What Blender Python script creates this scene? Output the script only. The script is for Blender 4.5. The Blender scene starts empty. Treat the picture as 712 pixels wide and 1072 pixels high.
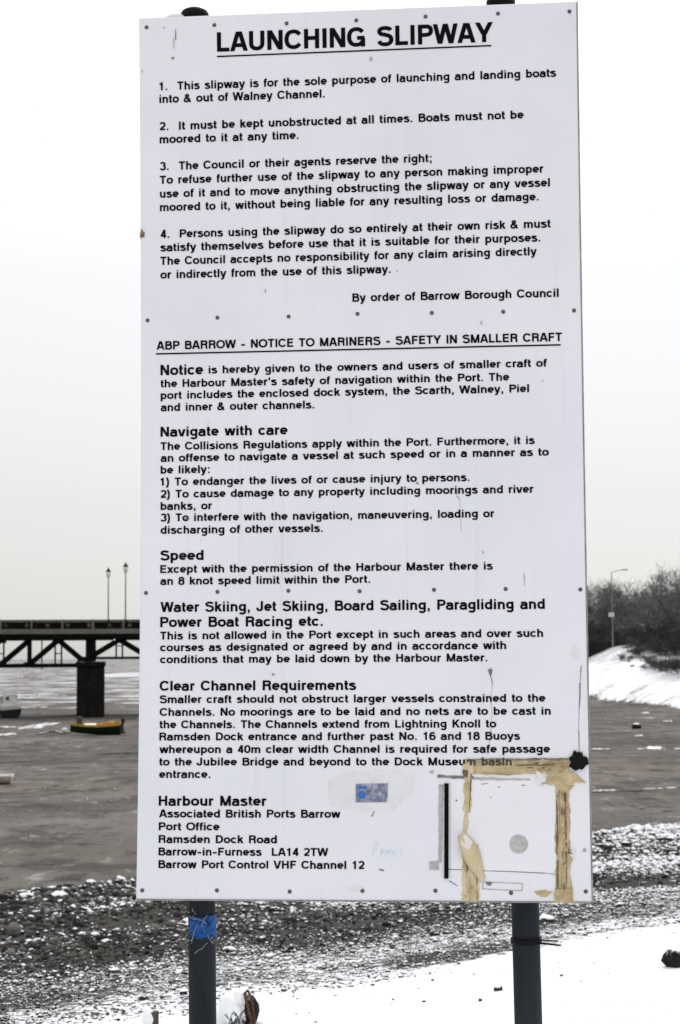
import bpy, bmesh, math, random
import numpy as np
from mathutils import Vector, Matrix
R = math.radians
sc = bpy.context.scene
col = sc.collection

# ---------------------------------------------------------------- camera
CAMZ, FPX = 5.0, 1873.3
PITCH, ROLL = .08013, -.006123
_fw = Vector((0, math.cos(PITCH), math.sin(PITCH)))
_u0 = Vector((0, -math.sin(PITCH), math.cos(PITCH)))
_r0 = Vector((1, 0, 0))
_rt = _r0*math.cos(ROLL)+_u0*math.sin(ROLL)
_up = -_r0*math.sin(ROLL)+_u0*math.cos(ROLL)
cam = bpy.data.cameras.new('camera')
cam.sensor_fit = 'VERTICAL'; cam.sensor_height = 36; cam.lens = FPX/1072*36
cam.clip_start = .1; cam.clip_end = 9000
cam.dof.use_dof = True; cam.dof.focus_distance = 4.93; cam.dof.aperture_fstop = 11
co = bpy.data.objects.new('camera', cam); col.objects.link(co)
co.matrix_world = Matrix((( _rt.x, _up.x, -_fw.x, 0), (_rt.y, _up.y, -_fw.y, 0), (_rt.z, _up.z, -_fw.z, CAMZ), (0, 0, 0, 1)))
sc.camera = co

# ---------------------------------------------------------------- sky, sun, exposure
SUN_EL, SUN_AZ = R(52), R(18)        # azimuth clockwise from +Y: veiled, beyond the board, a little right
w = bpy.data.worlds.new('World'); sc.world = w; w.use_nodes = True
nt = w.node_tree; nt.nodes.clear()
out = nt.nodes.new('ShaderNodeOutputWorld')
sky = nt.nodes.new('ShaderNodeTexSky'); sky.sky_type = 'NISHITA'; sky.sun_disc = False
sky.sun_elevation = SUN_EL; sky.sun_rotation = SUN_AZ
hs = nt.nodes.new('ShaderNodeHueSaturation'); hs.inputs['Saturation'].default_value = .12
nt.links.new(sky.outputs[0], hs.inputs['Color'])
b1 = nt.nodes.new('ShaderNodeBackground'); b1.inputs[1].default_value = .05
nt.links.new(hs.outputs[0], b1.inputs[0])
tc = nt.nodes.new('ShaderNodeTexCoord'); sx = nt.nodes.new('ShaderNodeSeparateXYZ')
nt.links.new(tc.outputs['Generated'], sx.inputs[0])
cr = nt.nodes.new('ShaderNodeValToRGB')       # the overcast: palest high up, greyer at the horizon
e = cr.color_ramp.elements
e[0].position = 0; e[0].color = (.245, .25, .236, 1)
e[1].position = .07; e[1].color = (.31, .312, .30, 1)
for p, c in ((.21, (.44, .44, .44, 1)), (.34, (.74, .74, .75, 1)), (1, (1.08, 1.08, 1.10, 1))):
    x = e.new(p); x.color = c
nt.links.new(sx.outputs['Z'], cr.inputs[0])
b2 = nt.nodes.new('ShaderNodeBackground'); b2.inputs[1].default_value = 1.0
mr = nt.nodes.new('ShaderNodeMapRange'); mr.inputs[1].default_value = -1; mr.inputs[2].default_value = 1   # thicker cloud behind the camera
mr.inputs[3].default_value = .80; mr.inputs[4].default_value = 1.02; nt.links.new(sx.outputs['Y'], mr.inputs[0])
nt.links.new(mr.outputs[0], b2.inputs[1])
nt.links.new(cr.outputs[0], b2.inputs[0])
ad = nt.nodes.new('ShaderNodeAddShader')
nt.links.new(b1.outputs[0], ad.inputs[0]); nt.links.new(b2.outputs[0], ad.inputs[1])
nt.links.new(ad.outputs[0], out.inputs[0])
sun = bpy.data.lights.new('sun', 'SUN'); sun.energy = 1.0; sun.angle = R(25); sun.color = (1, .98, .95)
so = bpy.data.objects.new('sun', sun); col.objects.link(so)
_d = Vector((math.sin(SUN_AZ)*math.cos(SUN_EL), math.cos(SUN_AZ)*math.cos(SUN_EL), math.sin(SUN_EL)))
so.rotation_euler = _d.to_track_quat('Z', 'Y').to_euler()
so.location = (6, 18, 24)
vs = sc.view_settings
vs.view_transform = 'Standard'; vs.look = 'None'; vs.gamma = 1; vs.use_curve_mapping = False
vs.exposure = 0.22
sc.cycles.max_bounces = 6; sc.cycles.diffuse_bounces = 3; sc.cycles.glossy_bounces = 2

# ---------------------------------------------------------------- material helpers
def mat(name, color, rough=.7, spec=.3, metal=0, fn=None):
    m = bpy.data.materials.new(name); m.use_nodes = True
    b = m.node_tree.nodes['Principled BSDF']
    b.inputs['Base Color'].default_value = (*color, 1); b.inputs['Roughness'].default_value = rough
    b.inputs['Specular IOR Level'].default_value = spec; b.inputs['Metallic'].default_value = metal
    if fn: fn(m.node_tree, b)
    return m
class N:                                   # short hand for node graphs
    def __init__(s, nt): s.nt = nt
    def new(s, t, **k):
        n = s.nt.nodes.new(t)
        for a, v in k.items(): setattr(n, a, v)
        return n
    def lk(s, a, b): s.nt.links.new(a, b)
    def pos(s): return s.new('ShaderNodeNewGeometry').outputs['Position']
    def obj(s): return s.new('ShaderNodeTexCoord').outputs['Object']
    def scale(s, v, xyz, loc=(0, 0, 0)):
        n = s.new('ShaderNodeMapping'); n.inputs['Scale'].default_value = xyz; n.inputs['Location'].default_value = loc
        s.lk(v, n.inputs['Vector']); return n.outputs[0]
    def noise(s, v, sc=5, det=4, ro=.55, dist=0):
        n = s.new('ShaderNodeTexNoise'); n.inputs['Scale'].default_value = sc; n.inputs['Detail'].default_value = det
        n.inputs['Roughness'].default_value = ro; n.inputs['Distortion'].default_value = dist
        s.lk(v, n.inputs['Vector']); return n.outputs[0]
    def ramp(s, f, stops, interp='LINEAR'):
        n = s.new('ShaderNodeValToRGB'); n.color_ramp.interpolation = interp; e = n.color_ramp.elements
        while len(e) < len(stops): e.new(.5)
        for q, (p, c) in zip(e, stops):
            q.position = p; q.color = (*c, 1) if isinstance(c, tuple) else (c, c, c, 1)
        s.lk(f, n.inputs[0]); return n.outputs[0]
    def math(s, op, a, b=0, c=0, clamp=False):
        n = s.new('ShaderNodeMath', operation=op, use_clamp=clamp)
        for i, v in enumerate((a, b, c)):
            if isinstance(v, (int, float)): n.inputs[i].default_value = v
            else: s.lk(v, n.inputs[i])
        return n.outputs[0]
    def mix(s, f, a, b):
        n = s.new('ShaderNodeMix', data_type='RGBA')
        for i, v in ((0, f), (6, a), (7, b)):
            if isinstance(v, (int, float)): n.inputs[i].default_value = v
            elif isinstance(v, tuple): n.inputs[i].default_value = (*v, 1)
            else: s.lk(v, n.inputs[i])
        return n.outputs[2]
    def bump(s, h, dist, strength=1):
        n = s.new('ShaderNodeBump'); n.inputs['Distance'].default_value = dist; n.inputs['Strength'].default_value = strength
        s.lk(h, n.inputs['Height']); return n.outputs[0]
    def sep(s, v):
        n = s.new('ShaderNodeSeparateXYZ'); s.lk(v, n.inputs[0]); return n.outputs
    def step(s, v, a, b):
        n = s.new('ShaderNodeMapRange', interpolation_type='SMOOTHSTEP'); n.inputs[1].default_value = a; n.inputs[2].default_value = b
        s.lk(v, n.inputs[0]); return n.outputs[0]
SNOW = (.86, .87, .89)
def fn_wear(c0, c1, sc_=12, amt=.5, bump=0, det=6, xyz=(1, 1, 1)):
    def f(nt, b):
        g = N(nt); p = g.scale(g.obj(), xyz); n = g.noise(p, sc_, det, .65)
        g.lk(g.ramp(n, [(.5-amt/2, c0), (.5+amt/2, c1)]), b.inputs['Base Color'])
        if bump: g.lk(g.bump(n, bump), b.inputs['Normal'])
    return f
def fn_snowtop(c0, c1, lo=.45, hi=.75, sc_=6, bump=.004):
    def f(nt, b):                          # snow lies on whatever faces up
        g = N(nt); p = g.obj(); n = g.noise(p, sc_, 5, .65)
        base = g.ramp(n, [(.3, c0), (.7, c1)])
        nz = g.sep(g.new('ShaderNodeNewGeometry').outputs['Normal'])[2]
        k = g.step(g.math('ADD', nz, g.math('MULTIPLY', g.math('SUBTRACT', n, .5), 1.2)), lo, hi)
        g.lk(g.mix(k, base, SNOW), b.inputs['Base Color'])
        g.lk(g.bump(n, bump), b.inputs['Normal'])
    return f
def fn_panel(nt, b):                       # weathered white sheet: faint mottling, rain streaks, specks of grime
    g = N(nt); o = g.obj()
    n1 = g.noise(o, 2.2, 6, .6); n2 = g.noise(g.scale(o, (26, 1, .9)), 1.0, 5, .6); n3 = g.noise(o, 90, 3, .6)
    base = g.ramp(n1, [(.3, (.735, .735, .775)), (.7, (.80, .80, .835))])
    c = g.mix(g.math('MULTIPLY', g.step(n2, .56, .80), .26), base, (.50, .49, .47))
    c = g.mix(g.math('MULTIPLY', g.step(n3, .73, .80), .35), c, (.42, .38, .33))
    g.lk(c, b.inputs['Base Color'])
    g.lk(g.ramp(n1, [(.3, .42), (.7, .6)]), b.inputs['Roughness'])
    g.lk(g.bump(n1, .004), b.inputs['Normal'])
M = {}
M['panel'] = mat('white_sheet', (.78, .78, .81), .5, .3, fn=fn_panel)
M['ink'] = mat('black_vinyl', (.004, .004, .0045), .7, .05)
M['post'] = mat('painted_steel', (.02, .025, .03), .75, .06, fn=fn_wear((.010, .0125, .0155), (.027, .032, .038), 7, .5, .0006, xyz=(1, 1, .25)))
M['ink_taped'] = mat('lettering_under_tape', (.07, .055, .035), .6, .15)
def fn_post(nt, b):                        # chipped dark paint: pale flecks, a little rust
    g = N(nt); o = g.obj(); n = g.noise(g.scale(o, (1, 1, .25)), 7, 6, .65); n2 = g.noise(g.scale(o, (1, 1, .5)), 85, 4, .7); n3 = g.noise(g.scale(o, (1, 1, .35)), 22, 5, .7)
    c = g.ramp(n, [(.3, (.011, .0135, .0165)), (.7, (.030, .035, .041))])
    c = g.mix(g.math('MULTIPLY', g.step(n2, .70, .76), .5), c, (.14, .15, .16)); c = g.mix(g.math('MULTIPLY', g.step(n3, .66, .72), .55), c, (.055, .034, .022))
    g.lk(c, b.inputs['Base Color']); g.lk(g.bump(n, .0006), b.inputs['Normal'])
M['post'] = mat('chipped_painted_steel', (.02, .025, .03), .7, .08, fn=fn_post)
M['cap'] = mat('black_plastic', (.005, .005, .006), .6, .12)
M['snow'] = mat('snow', SNOW, .9, .1, fn=lambda nt, b: (lambda g: g.lk(g.bump(g.noise(g.pos(), 30, 5, .6), .006), b.inputs['Normal']))(N(nt)))
def fn_tape(xyz):
    def f(nt, b):                          # brown parcel tape, sun-baked: creases along its length, grime in them
        g = N(nt); o = g.obj(); n = g.noise(o, 24, 7, .72, .8); n2 = g.noise(g.scale(o, xyz), 1, 5, .7); n3 = g.noise(o, 6, 4, .6)
        c = g.ramp(n, [(.26, (.17, .12, .06)), (.42, (.39, .30, .155)), (.58, (.53, .43, .25)), (.75, (.64, .56, .40))])
        c = g.mix(g.math('MULTIPLY', g.step(n2, .53, .64), .62), c, (.16, .125, .085))
        c = g.mix(g.math('MULTIPLY', g.step(n2, .46, .36), .5), c, (.60, .53, .38))
        c = g.mix(g.math('MULTIPLY', g.step(n3, .52, .68), .4), c, (.24, .19, .12))
        n4 = g.noise(o, 17, 6, .7)
        c = g.mix(g.math('MULTIPLY', g.step(n4, .56, .68), .75), c, (.70, .685, .66))
        g.lk(c, b.inputs['Base Color']); g.lk(g.bump(n2, .002), b.inputs['Normal'])
    return f
M['tape'] = mat('old_brown_tape', (.45, .36, .22), .55, .3, fn=fn_tape((9, 9, 110)))
M['tape_v'] = mat('old_brown_tape_upright', (.45, .36, .22), .55, .3, fn=fn_tape((110, 9, 7)))
M['tape_pale'] = mat('pale_tape', (.62, .54, .36), .5, .3, fn=fn_wear((.46, .355, .165), (.72, .64, .45), 26, .45, .0015, xyz=(1, 1, .5)))
M['tape_white'] = mat('white_tape', (.74, .71, .64), .5, .3)
M['residue'] = mat('glue_residue', (.42, .42, .40), .7, .2, fn=fn_wear((.30, .30, .28), (.58, .58, .56), 45, .5, xyz=(1, 1, 4)))
M['residue_pale'] = mat('faint_residue', (.72, .72, .72), .7, .2, fn=fn_wear((.675, .67, .665), (.775, .775, .80), 30, .5))
M['patch'] = mat('clean_patch', (.80, .80, .835), .45, .3, fn=fn_wear((.77, .77, .80), (.82, .82, .855), 8, .5))
M['dirt'] = mat('dark_grime', (.16, .15, .14), .8, .2, fn=fn_wear((.08, .075, .07), (.3, .29, .28), 60, .5))
M['grime_brown'] = mat('brown_grime', (.17, .125, .075), .8, .2, fn=fn_wear((.08, .055, .03), (.28, .21, .13), 60, .5))
M['rust'] = mat('rust_stain', (.20, .10, .05), .9, .1, fn=fn_wear((.10, .05, .025), (.35, .22, .14), 80, .5))
M['screw'] = mat('screw_steel', (.10, .095, .09), .55, .4, .3, fn=fn_wear((.035, .033, .032), (.16, .15, .14), 200, .5))
M['blue'] = mat('blue_tape', (.01, .09, .36), .6, .2, fn=fn_wear((.002, .012, .06), (.015, .125, .43), 85, .34, .0015))
M['pen'] = mat('faded_blue_pen', (.56, .70, .82), .6, .2)
def fn_sticker(nt, b):
    g = N(nt); o = g.obj(); n = g.noise(o, 70, 5, .6); n2 = g.noise(g.scale(o, (1, 1, 3)), 40, 4, .6)
    c = g.ramp(n, [(.3, (.05, .05, .07)), (.48, (.19, .20, .28)), (.62, (.33, .34, .42)), (.75, (.58, .58, .62))])
    c = g.mix(g.step(n2, .6, .68), c, (.12, .24, .5)); g.lk(c, b.inputs['Base Color'])
M['sticker'] = mat('faded_sticker', (.3, .33, .45), .35, .4, fn=fn_sticker)
M['sticker_blue'] = mat('sticker_blue', (.04, .14, .42), .35, .4)
M['disc'] = mat('grey_disc', (.46, .46, .45), .6, .2, fn=fn_wear((.36, .36, .34), (.56, .56, .55), 70, .5, .001))
M['batten'] = mat('grey_batten', (.3, .29, .27), .8, .2, fn=fn_wear((.2, .19, .18), (.36, .35, .33), 9))
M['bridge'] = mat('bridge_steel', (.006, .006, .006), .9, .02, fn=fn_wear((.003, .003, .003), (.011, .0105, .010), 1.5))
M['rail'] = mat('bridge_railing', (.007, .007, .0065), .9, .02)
M['kerb'] = mat('concrete_edge', (.17, .157, .135), .9, .05, fn=fn_wear((.12, .11, .094), (.21, .195, .17), .9))
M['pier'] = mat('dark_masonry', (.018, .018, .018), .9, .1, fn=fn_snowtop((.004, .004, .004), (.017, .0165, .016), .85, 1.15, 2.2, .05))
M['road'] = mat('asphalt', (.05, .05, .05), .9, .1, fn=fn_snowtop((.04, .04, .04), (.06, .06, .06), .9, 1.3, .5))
M['lamp_iron'] = mat('weathered_iron', (.045, .045, .044), .8, .1)
M['lantern'] = mat('lantern_glass', (.80, .81, .80), .3, .3)
M['twig'] = mat('snow_dusted_twigs', (.06, .057, .053), .95, .05, fn=fn_snowtop((.075, .072, .068), (.17, .164, .157), .62, 1.2, 1.2))
M['bark'] = mat('dark_bark', (.05, .045, .04), .9, .1, fn=fn_snowtop((.028, .026, .024), (.07, .065, .06), .7, 1.1, 2))
M['shrub'] = mat('scrub_stems', (.03, .028, .026), .95, .05, fn=fn_snowtop((.03, .0285, .027), (.075, .071, .067), .75, 1.3, .9))
M['galv'] = mat('galvanised_steel', (.21, .21, .205), .7, .1)
M['yellow'] = mat('yellow_paint', (.50, .30, .03), .6, .2, fn=fn_wear((.30, .17, .02), (.58, .38, .05), 5))
M['green'] = mat('dark_green_paint', (.007, .025, .012), .6, .1, fn=fn_wear((.0025, .006, .0035), (.007, .024, .011), 5))
M['blackhull'] = mat('black_antifouling', (.010, .010, .011), .7, .2)
M['whitehull'] = mat('white_gelcoat', (.66, .65, .61), .4, .35, fn=fn_wear((.50, .48, .44), (.74, .73, .70), 3))
M['beigehull'] = mat('weathered_cream', (.40, .34, .27), .6, .2, fn=fn_wear((.26, .21, .165), (.50, .44, .36), 5))
M['darkglass'] = mat('dark_window', (.02, .02, .022), .15, .5)
M['wood'] = mat('weathered_wood', (.07, .06, .048), .9, .1, fn=fn_wear((.03, .026, .02), (.13, .11, .085), 20, .5, .004, xyz=(3, 3, .6)))
M['rope'] = mat('brown_rope', (.09, .05, .03), .9, .1, fn=fn_wear((.04, .022, .014), (.15, .085, .05), 60))
M['weed'] = mat('dark_weed', (.025, .025, .02), .95, .1, fn=fn_snowtop((.006, .006, .006), (.03, .029, .025), .55, .9, 30, .01))
M['buoy'] = mat('pale_blue_buoy', (.55, .62, .68), .5, .3)
M['rock'] = mat('dark_rock', (.06, .057, .053), .9, .1, fn=fn_snowtop((.02, .02, .019), (.085, .08, .075), .35, .6, 5, .02))

# ---------------------------------------------------------------- object helpers
def tag(o, label=None, cat=None, group=None, kind=None):
    for k, v in (('label', label), ('category', cat), ('group', group), ('kind', kind)):
        if v: o[k] = v
    return o
def empty(name, loc, rz=0):
    o = bpy.data.objects.new(name, None); o.empty_display_size = .3; col.objects.link(o)
    o.location = loc; o.rotation_euler = (0, 0, rz); return o
def children(o): return [c for c in col.objects if c.parent == o]
def copy_tree(o, parent=None):
    c = o.copy(); col.objects.link(c); c.parent = parent
    for ch in children(o): copy_tree(ch, c)
    return c
class MB:                                  # collects faces, then links them as ONE mesh object
    def __init__(s): s.v = []; s.f = []
    def add(s, v, f):
        n = len(s.v); s.v += [tuple(p) for p in v]; s.f += [tuple(i+n for i in q) for q in f]; return s
    def box(s, c, d, rot=None):
        x, y, z = (k/2 for k in d)
        v = [Vector((a*x, b*y, e_*z)) for a in (-1, 1) for b in (-1, 1) for e_ in (-1, 1)]
        if rot is not None: v = [rot@p for p in v]
        c = Vector(c)
        return s.add([p+c for p in v], [(0, 1, 3, 2), (4, 6, 7, 5), (0, 4, 5, 1), (2, 3, 7, 6), (0, 2, 6, 4), (1, 5, 7, 3)])
    def bar(s, a, b, wx, wy, side=Vector((0, 1, 0))):   # rectangular bar from a to b, wx across, wy along side
        a, b = Vector(a), Vector(b); t = (b-a).normalized(); y = (side-t*side.dot(t)).normalized(); x = y.cross(t)
        v = [p+x*i*wx/2+y*j*wy/2 for p in (a, b) for i, j in ((-1, -1), (1, -1), (1, 1), (-1, 1))]
        return s.add(v, [(3, 2, 1, 0), (4, 5, 6, 7), (0, 1, 5, 4), (1, 2, 6, 5), (2, 3, 7, 6), (3, 0, 4, 7)])
    def tube(s, pts, rad, n=8, cap=True):
        pts = [Vector(p) for p in pts]; rad = rad if isinstance(rad, (list, tuple)) else [rad]*len(pts)
        t0 = (pts[1]-pts[0]).normalized(); u = t0.orthogonal().normalized(); v = []; m = len(pts)
        for i, p in enumerate(pts):
            t = (pts[min(i+1, m-1)]-pts[max(i-1, 0)]).normalized()
            u = (u-t*u.dot(t)).normalized(); q = t.cross(u)
            v += [p+(u*math.cos(k*2*math.pi/n)+q*math.sin(k*2*math.pi/n))*rad[i] for k in range(n)]
        f = [(i*n+k, i*n+(k+1) % n, (i+1)*n+(k+1) % n, (i+1)*n+k) for i in range(m-1) for k in range(n)]
        if cap: f += [tuple(range(n))[::-1], tuple(range((m-1)*n, m*n))]
        return s.add(v, f)
    def lathe(s, prof, c=(0, 0, 0), n=20):
        v = [(c[0]+r*math.cos(k*2*math.pi/n), c[1]+r*math.sin(k*2*math.pi/n), c[2]+z) for r, z in prof for k in range(n)]
        f = [(i*n+k, i*n+(k+1) % n, (i+1)*n+(k+1) % n, (i+1)*n+k) for i in range(len(prof)-1) for k in range(n)]
        f += [tuple(range(n))[::-1], tuple(range((len(prof)-1)*n, len(prof)*n))]
        return s.add(v, f)
    def build(s, name, m, parent=None, smooth=False, bevel=0):
        me = bpy.data.meshes.new(name); me.from_pydata(s.v, [], s.f); me.update()
        if smooth: me.polygons.foreach_set('use_smooth', [True]*len(me.polygons))
        me.materials.append(m); o = bpy.data.objects.new(name, me); col.objects.link(o); o.parent = parent
        if bevel:
            bv = o.modifiers.new('bevel', 'BEVEL'); bv.width = bevel; bv.segments = 2; bv.limit_method = 'ANGLE'
        return o
def np_mesh(name, v, f, m, parent=None, smooth=True):
    """v (n,3), f (m,k) with a constant number of corners"""
    me = bpy.data.meshes.new(name); k = f.shape[1]
    me.vertices.add(len(v)); me.vertices.foreach_set('co', np.ascontiguousarray(v, dtype=np.float32).ravel())
    me.loops.add(f.size); me.loops.foreach_set('vertex_index', np.ascontiguousarray(f, dtype=np.int32).ravel())
    me.polygons.add(len(f)); me.polygons.foreach_set('loop_start', np.arange(0, f.size, k, dtype=np.int32))
    me.polygons.foreach_set('use_smooth', np.full(len(f), smooth)); me.update(calc_edges=True); me.validate()
    me.materials.append(m); o = bpy.data.objects.new(name, me); col.objects.link(o); o.parent = parent
    return o
def vnoise(x, y, seed=0):                  # smooth value noise, for arrays
    def h(i, j):
        n = (i*374761393+j*668265263+seed*1442695041) & 0xffffffff
        n = ((n ^ (n >> 13))*1274126177) & 0xffffffff
        return ((n ^ (n >> 16)) & 0xffff)/65535.
    x = np.asarray(x, float); y = np.asarray(y, float)
    i = np.floor(x).astype(np.int64); j = np.floor(y).astype(np.int64); a = x-i; b = y-j
    a = a*a*(3-2*a); b = b*b*(3-2*b)
    return (h(i, j)*(1-a)+h(i+1, j)*a)*(1-b)+(h(i, j+1)*(1-a)+h(i+1, j+1)*a)*b
def fbm(x, y, seed=0, o=4):
    t = 0; a = 1; n = 0
    for k in range(o): t = t+a*vnoise(x*2**k, y*2**k, seed+k); n += a; a *= .5
    return t/n

# ---------------------------------------------------------------- the ground
BANK = np.array([(60, 92), (40, 110), (30, 126), (26.2, 139.5), (28.6, 152), (29.5, 167), (28.4, 177), (25.9, 188.5), (22.6, 184),
                 (20.5, 170), (19.8, 152), (16, 149), (13, 153), (13, 175), (12, 215), (-5, 330), (-8, 950), (420, 950), (420, 92)], float)
def s_of(x, y): return (44+.87*x-y)/1.3255            # metres up the beach from the waterline
def bank_dist(x, y):
    x = np.asarray(x, float); y = np.asarray(y, float); ins = np.zeros(x.shape, bool); d = np.full(x.shape, 1e9)
    for k in range(len(BANK)):
        (x0, y0), (x1, y1) = BANK[k-1], BANK[k]
        c = (y0 > y) != (y1 > y)
        with np.errstate(divide='ignore', invalid='ignore'):
            ins ^= c & (x < (x1-x0)*(y-y0)/(y1-y0)+x0)
        t = np.clip(((x-x0)*(x1-x0)+(y-y0)*(y1-y0))/((x1-x0)**2+(y1-y0)**2), 0, 1)
        d = np.minimum(d, np.hypot(x-x0-t*(x1-x0), y-y0-t*(y1-y0)))
    return np.where(ins, d, -d)
def height(x, y):
    x = np.asarray(x, float); y = np.asarray(y, float)
    s = s_of(x, y)
    z = .1157*np.clip(s, 0, None)
    z = np.where(s > 29, .1157*29+.25*(1-np.exp(-(s-29)/4)), z)
    near = np.clip(s/3, 0, 1)
    z = z+near*(.16*(fbm(x*.35, y*.35, 3)-.5)+.07*(fbm(x*1.7, y*1.7, 5)-.5))
    z = z+.10*np.exp(-((s-2)/1.6)**2)-.12*np.exp(-((s-15.5-.6*x-.25*np.sin(x*1.3))/1.1)**2)*near   # berm, and the wheel-worn dip
    z = z+np.where(s <= 3, .05*(fbm(x*.12, y*.12, 9)-.5)*(1-near), 0)
    d = bank_dist(x, y)
    bk = np.where(d > 0, np.minimum(3.5+np.clip(.16*(x-29), -.4, 2.2), .40*d*np.clip(d/2, .4, 1))+.9*(fbm(x*.16, y*.16, 11)-.5)*np.clip(d/5, 0, 1)+1.6*np.exp(-((x-34.5)/5.0)**2-((y-216)/11)**2)*np.clip(d/5, 0, 1), -.02)
    return np.maximum(z, bk)
def h1(x, y): return float(height(np.array([x]), np.array([y]))[0])

def fn_ground(nt, b):
    g = N(nt); p = g.pos(); x, y, z = g.sep(p)
    at_ = g.new('ShaderNodeAttribute', attribute_name='zone'); zs = g.new('ShaderNodeSeparateColor'); g.lk(at_.outputs['Color'], zs.inputs[0])
    snowy, shingle, far = zs.outputs
    # mud
    m1 = g.noise(g.scale(p, (.085, .075, 1)), 1, 9, .66, .4); m2 = g.noise(g.scale(p, (.42, .26, 1)), 1, 8, .72); m4 = g.noise(g.scale(p, (1.1, .42, 1)), 1, 7, .75)
    m5 = g.noise(g.scale(p, (.03, .10, 1)), 1, 7, .66, .5)
    mud = g.ramp(m1, [(.30, (.040, .037, .0335)), (.44, (.092, .083, .0745)), (.57, (.135, .122, .109)), (.72, (.215, .198, .180))])
    mud = g.mix(g.math('MULTIPLY', g.step(m5, .46, .60), .55), mud, (.150, .124, .103))
    mud = g.mix(g.math('MULTIPLY', g.step(m2, .49, .60), .72), mud, (.040, .0365, .0325))
    mud = g.mix(g.math('MULTIPLY', g.step(m4, .54, .63), .8), mud, (.022, .0205, .0185))
    mud = g.mix(g.math('MULTIPLY', g.step(m4, .44, .34), .75), mud, (.30, .285, .265))
    # gravel under the cobbles
    v = g.new('ShaderNodeTexVoronoi'); v.inputs['Scale'].default_value = 15; g.lk(p, v.inputs['Vector'])
    v2 = g.noise(p, 26, 4, .7); gr = g.noise(p, 1.1, 4, .6)
    grav = g.mix(v2, (.012, .0115, .011), (.085, .079, .072))
    base = g.mix(shingle, mud, grav)
    # snow: thin dusting on the mud in wind streaks, heavier among stones, whole further up
    n1 = g.noise(g.scale(p, (.30, .55, .5)), 1, 6, .68); n2 = g.noise(p, 11, 5, .72); n3 = g.noise(g.scale(p, (.10, .10, 1)), 1, 7, .64)
    t = g.math('ADD', g.math('MULTIPLY', n1, .35), g.math('MULTIPLY', n2, .65))
    thr = g.math('SUBTRACT', 1.0, snowy)
    thr = g.math('ADD', g.math('MULTIPLY', thr, .62), .19)
    ks = g.step(g.math('SUBTRACT', t, thr), -.02, .055)
    tm = g.math('ADD', g.math('MULTIPLY', n3, .5), g.math('ADD', g.math('MULTIPLY', m2, .3), g.math('MULTIPLY', m4, .2)))
    km = g.math('MULTIPLY', g.step(g.math('ADD', tm, g.math('MULTIPLY', far, .09)), .57, .66), .75)
    k = g.mix(g.math('GREATER_THAN', snowy, .02), km, ks)
    c = g.mix(k, base, SNOW); g.lk(c, b.inputs['Base Color'])
    bh = g.math('ADD', g.math('MULTIPLY', n2, .03), g.math('MULTIPLY', g.math('MULTIPLY', v.outputs['Distance'], shingle), -.25))
    bm = g.new('ShaderNodeBump'); bm.inputs['Distance'].default_value = .5; bm.inputs['Strength'].default_value = .5
    g.lk(bh, bm.inputs['Height']); g.lk(bm.outputs[0], b.inputs['Normal'])
M['ground'] = mat('foreshore', (.1, .1, .1), .85, .12, fn=fn_ground)

ys = np.concatenate([np.arange(-14, 9, .5), np.arange(9, 30, .10), np.arange(30, 60, .25), 60*np.exp(np.linspace(0, math.log(4500/60), 330))])
fr = np.linspace(-1, 1, 361)
YY, FF = np.meshgrid(ys, fr, indexing='ij'); wid = 9+.42*np.abs(YY)+np.clip(YY-1000, 0, None)*.5
XX = FF*wid; ZZ = height(XX, YY)
SS = s_of(XX, YY); BD = bank_dist(XX, YY)
snowy = np.zeros_like(SS)
on = SS > -.4
swl = fbm(XX*.5, YY*.5, 21)-.5
patch = fbm(XX*.9+5, YY*.35, 23)-.5
b_ = np.clip((SS-23.5+.06*XX+2.0*swl)/1.3, 0, 1)                                   # open snow near the sign
ms = .36+.05*np.clip(XX*.12, -.6, 1)+.40*patch-.05*np.clip(1-SS/8, 0, 1)
ms = ms-.20*np.exp(-((SS-15.5-.6*XX-.25*np.sin(XX*1.3))/1.0)**2)            # the bare track
ms = ms+.14*np.clip((SS-18.5)/4, 0, 1)
snowy = np.where(on, np.clip(ms*(1-b_)+1.0*b_, .03, 1), 0)
bkz = np.clip(BD/1.2, 0, 1)*(.64+.26*(fbm(XX*.3, YY*.3, 31)-.5)-.10*np.clip((BD-10+7*(fbm(XX*.35, YY*.35, 33)-.5))/5, 0, 1))
snowy = np.where(BD > 0, np.clip(bkz, .03, 1), snowy)
shing = np.clip((SS+.3)/.8, 0, 1)*(BD < 0)
farz = np.clip((YY-150)/60, 0, 1)*(BD < 0)
zone = np.stack([snowy, shing, farz, np.ones_like(SS)], -1).reshape(-1, 4)
nr, nc = XX.shape
idx = np.arange(nr*nc).reshape(nr, nc)
F = np.stack([idx[:-1, :-1], idx[:-1, 1:], idx[1:, 1:], idx[1:, :-1]], -1).reshape(-1, 4)
VV = np.stack([XX, YY, ZZ], -1).reshape(-1, 3)
fs = SS.reshape(-1)[F].mean(1); fb = BD.reshape(-1)[F].mean(1)
for nm, msk in (('mudflat', (fs <= 0) & (fb <= 0)), ('shingle_beach', (fs > 0) & (fs <= 22) & (fb <= 0)), ('snowy_slope', (fs > 22) & (fb <= 0)), ('snowy_bank', fb > 0)):
    f = F[msk]; us, inv = np.unique(f, return_inverse=True)
    o = np_mesh(nm, VV[us], inv.reshape(f.shape), M['ground']); tag(o, kind='structure')
    ca = o.data.color_attributes.new('zone', 'FLOAT_COLOR', 'POINT'); ca.data.foreach_set('color', zone[us].astype(np.float32).ravel())

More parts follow.
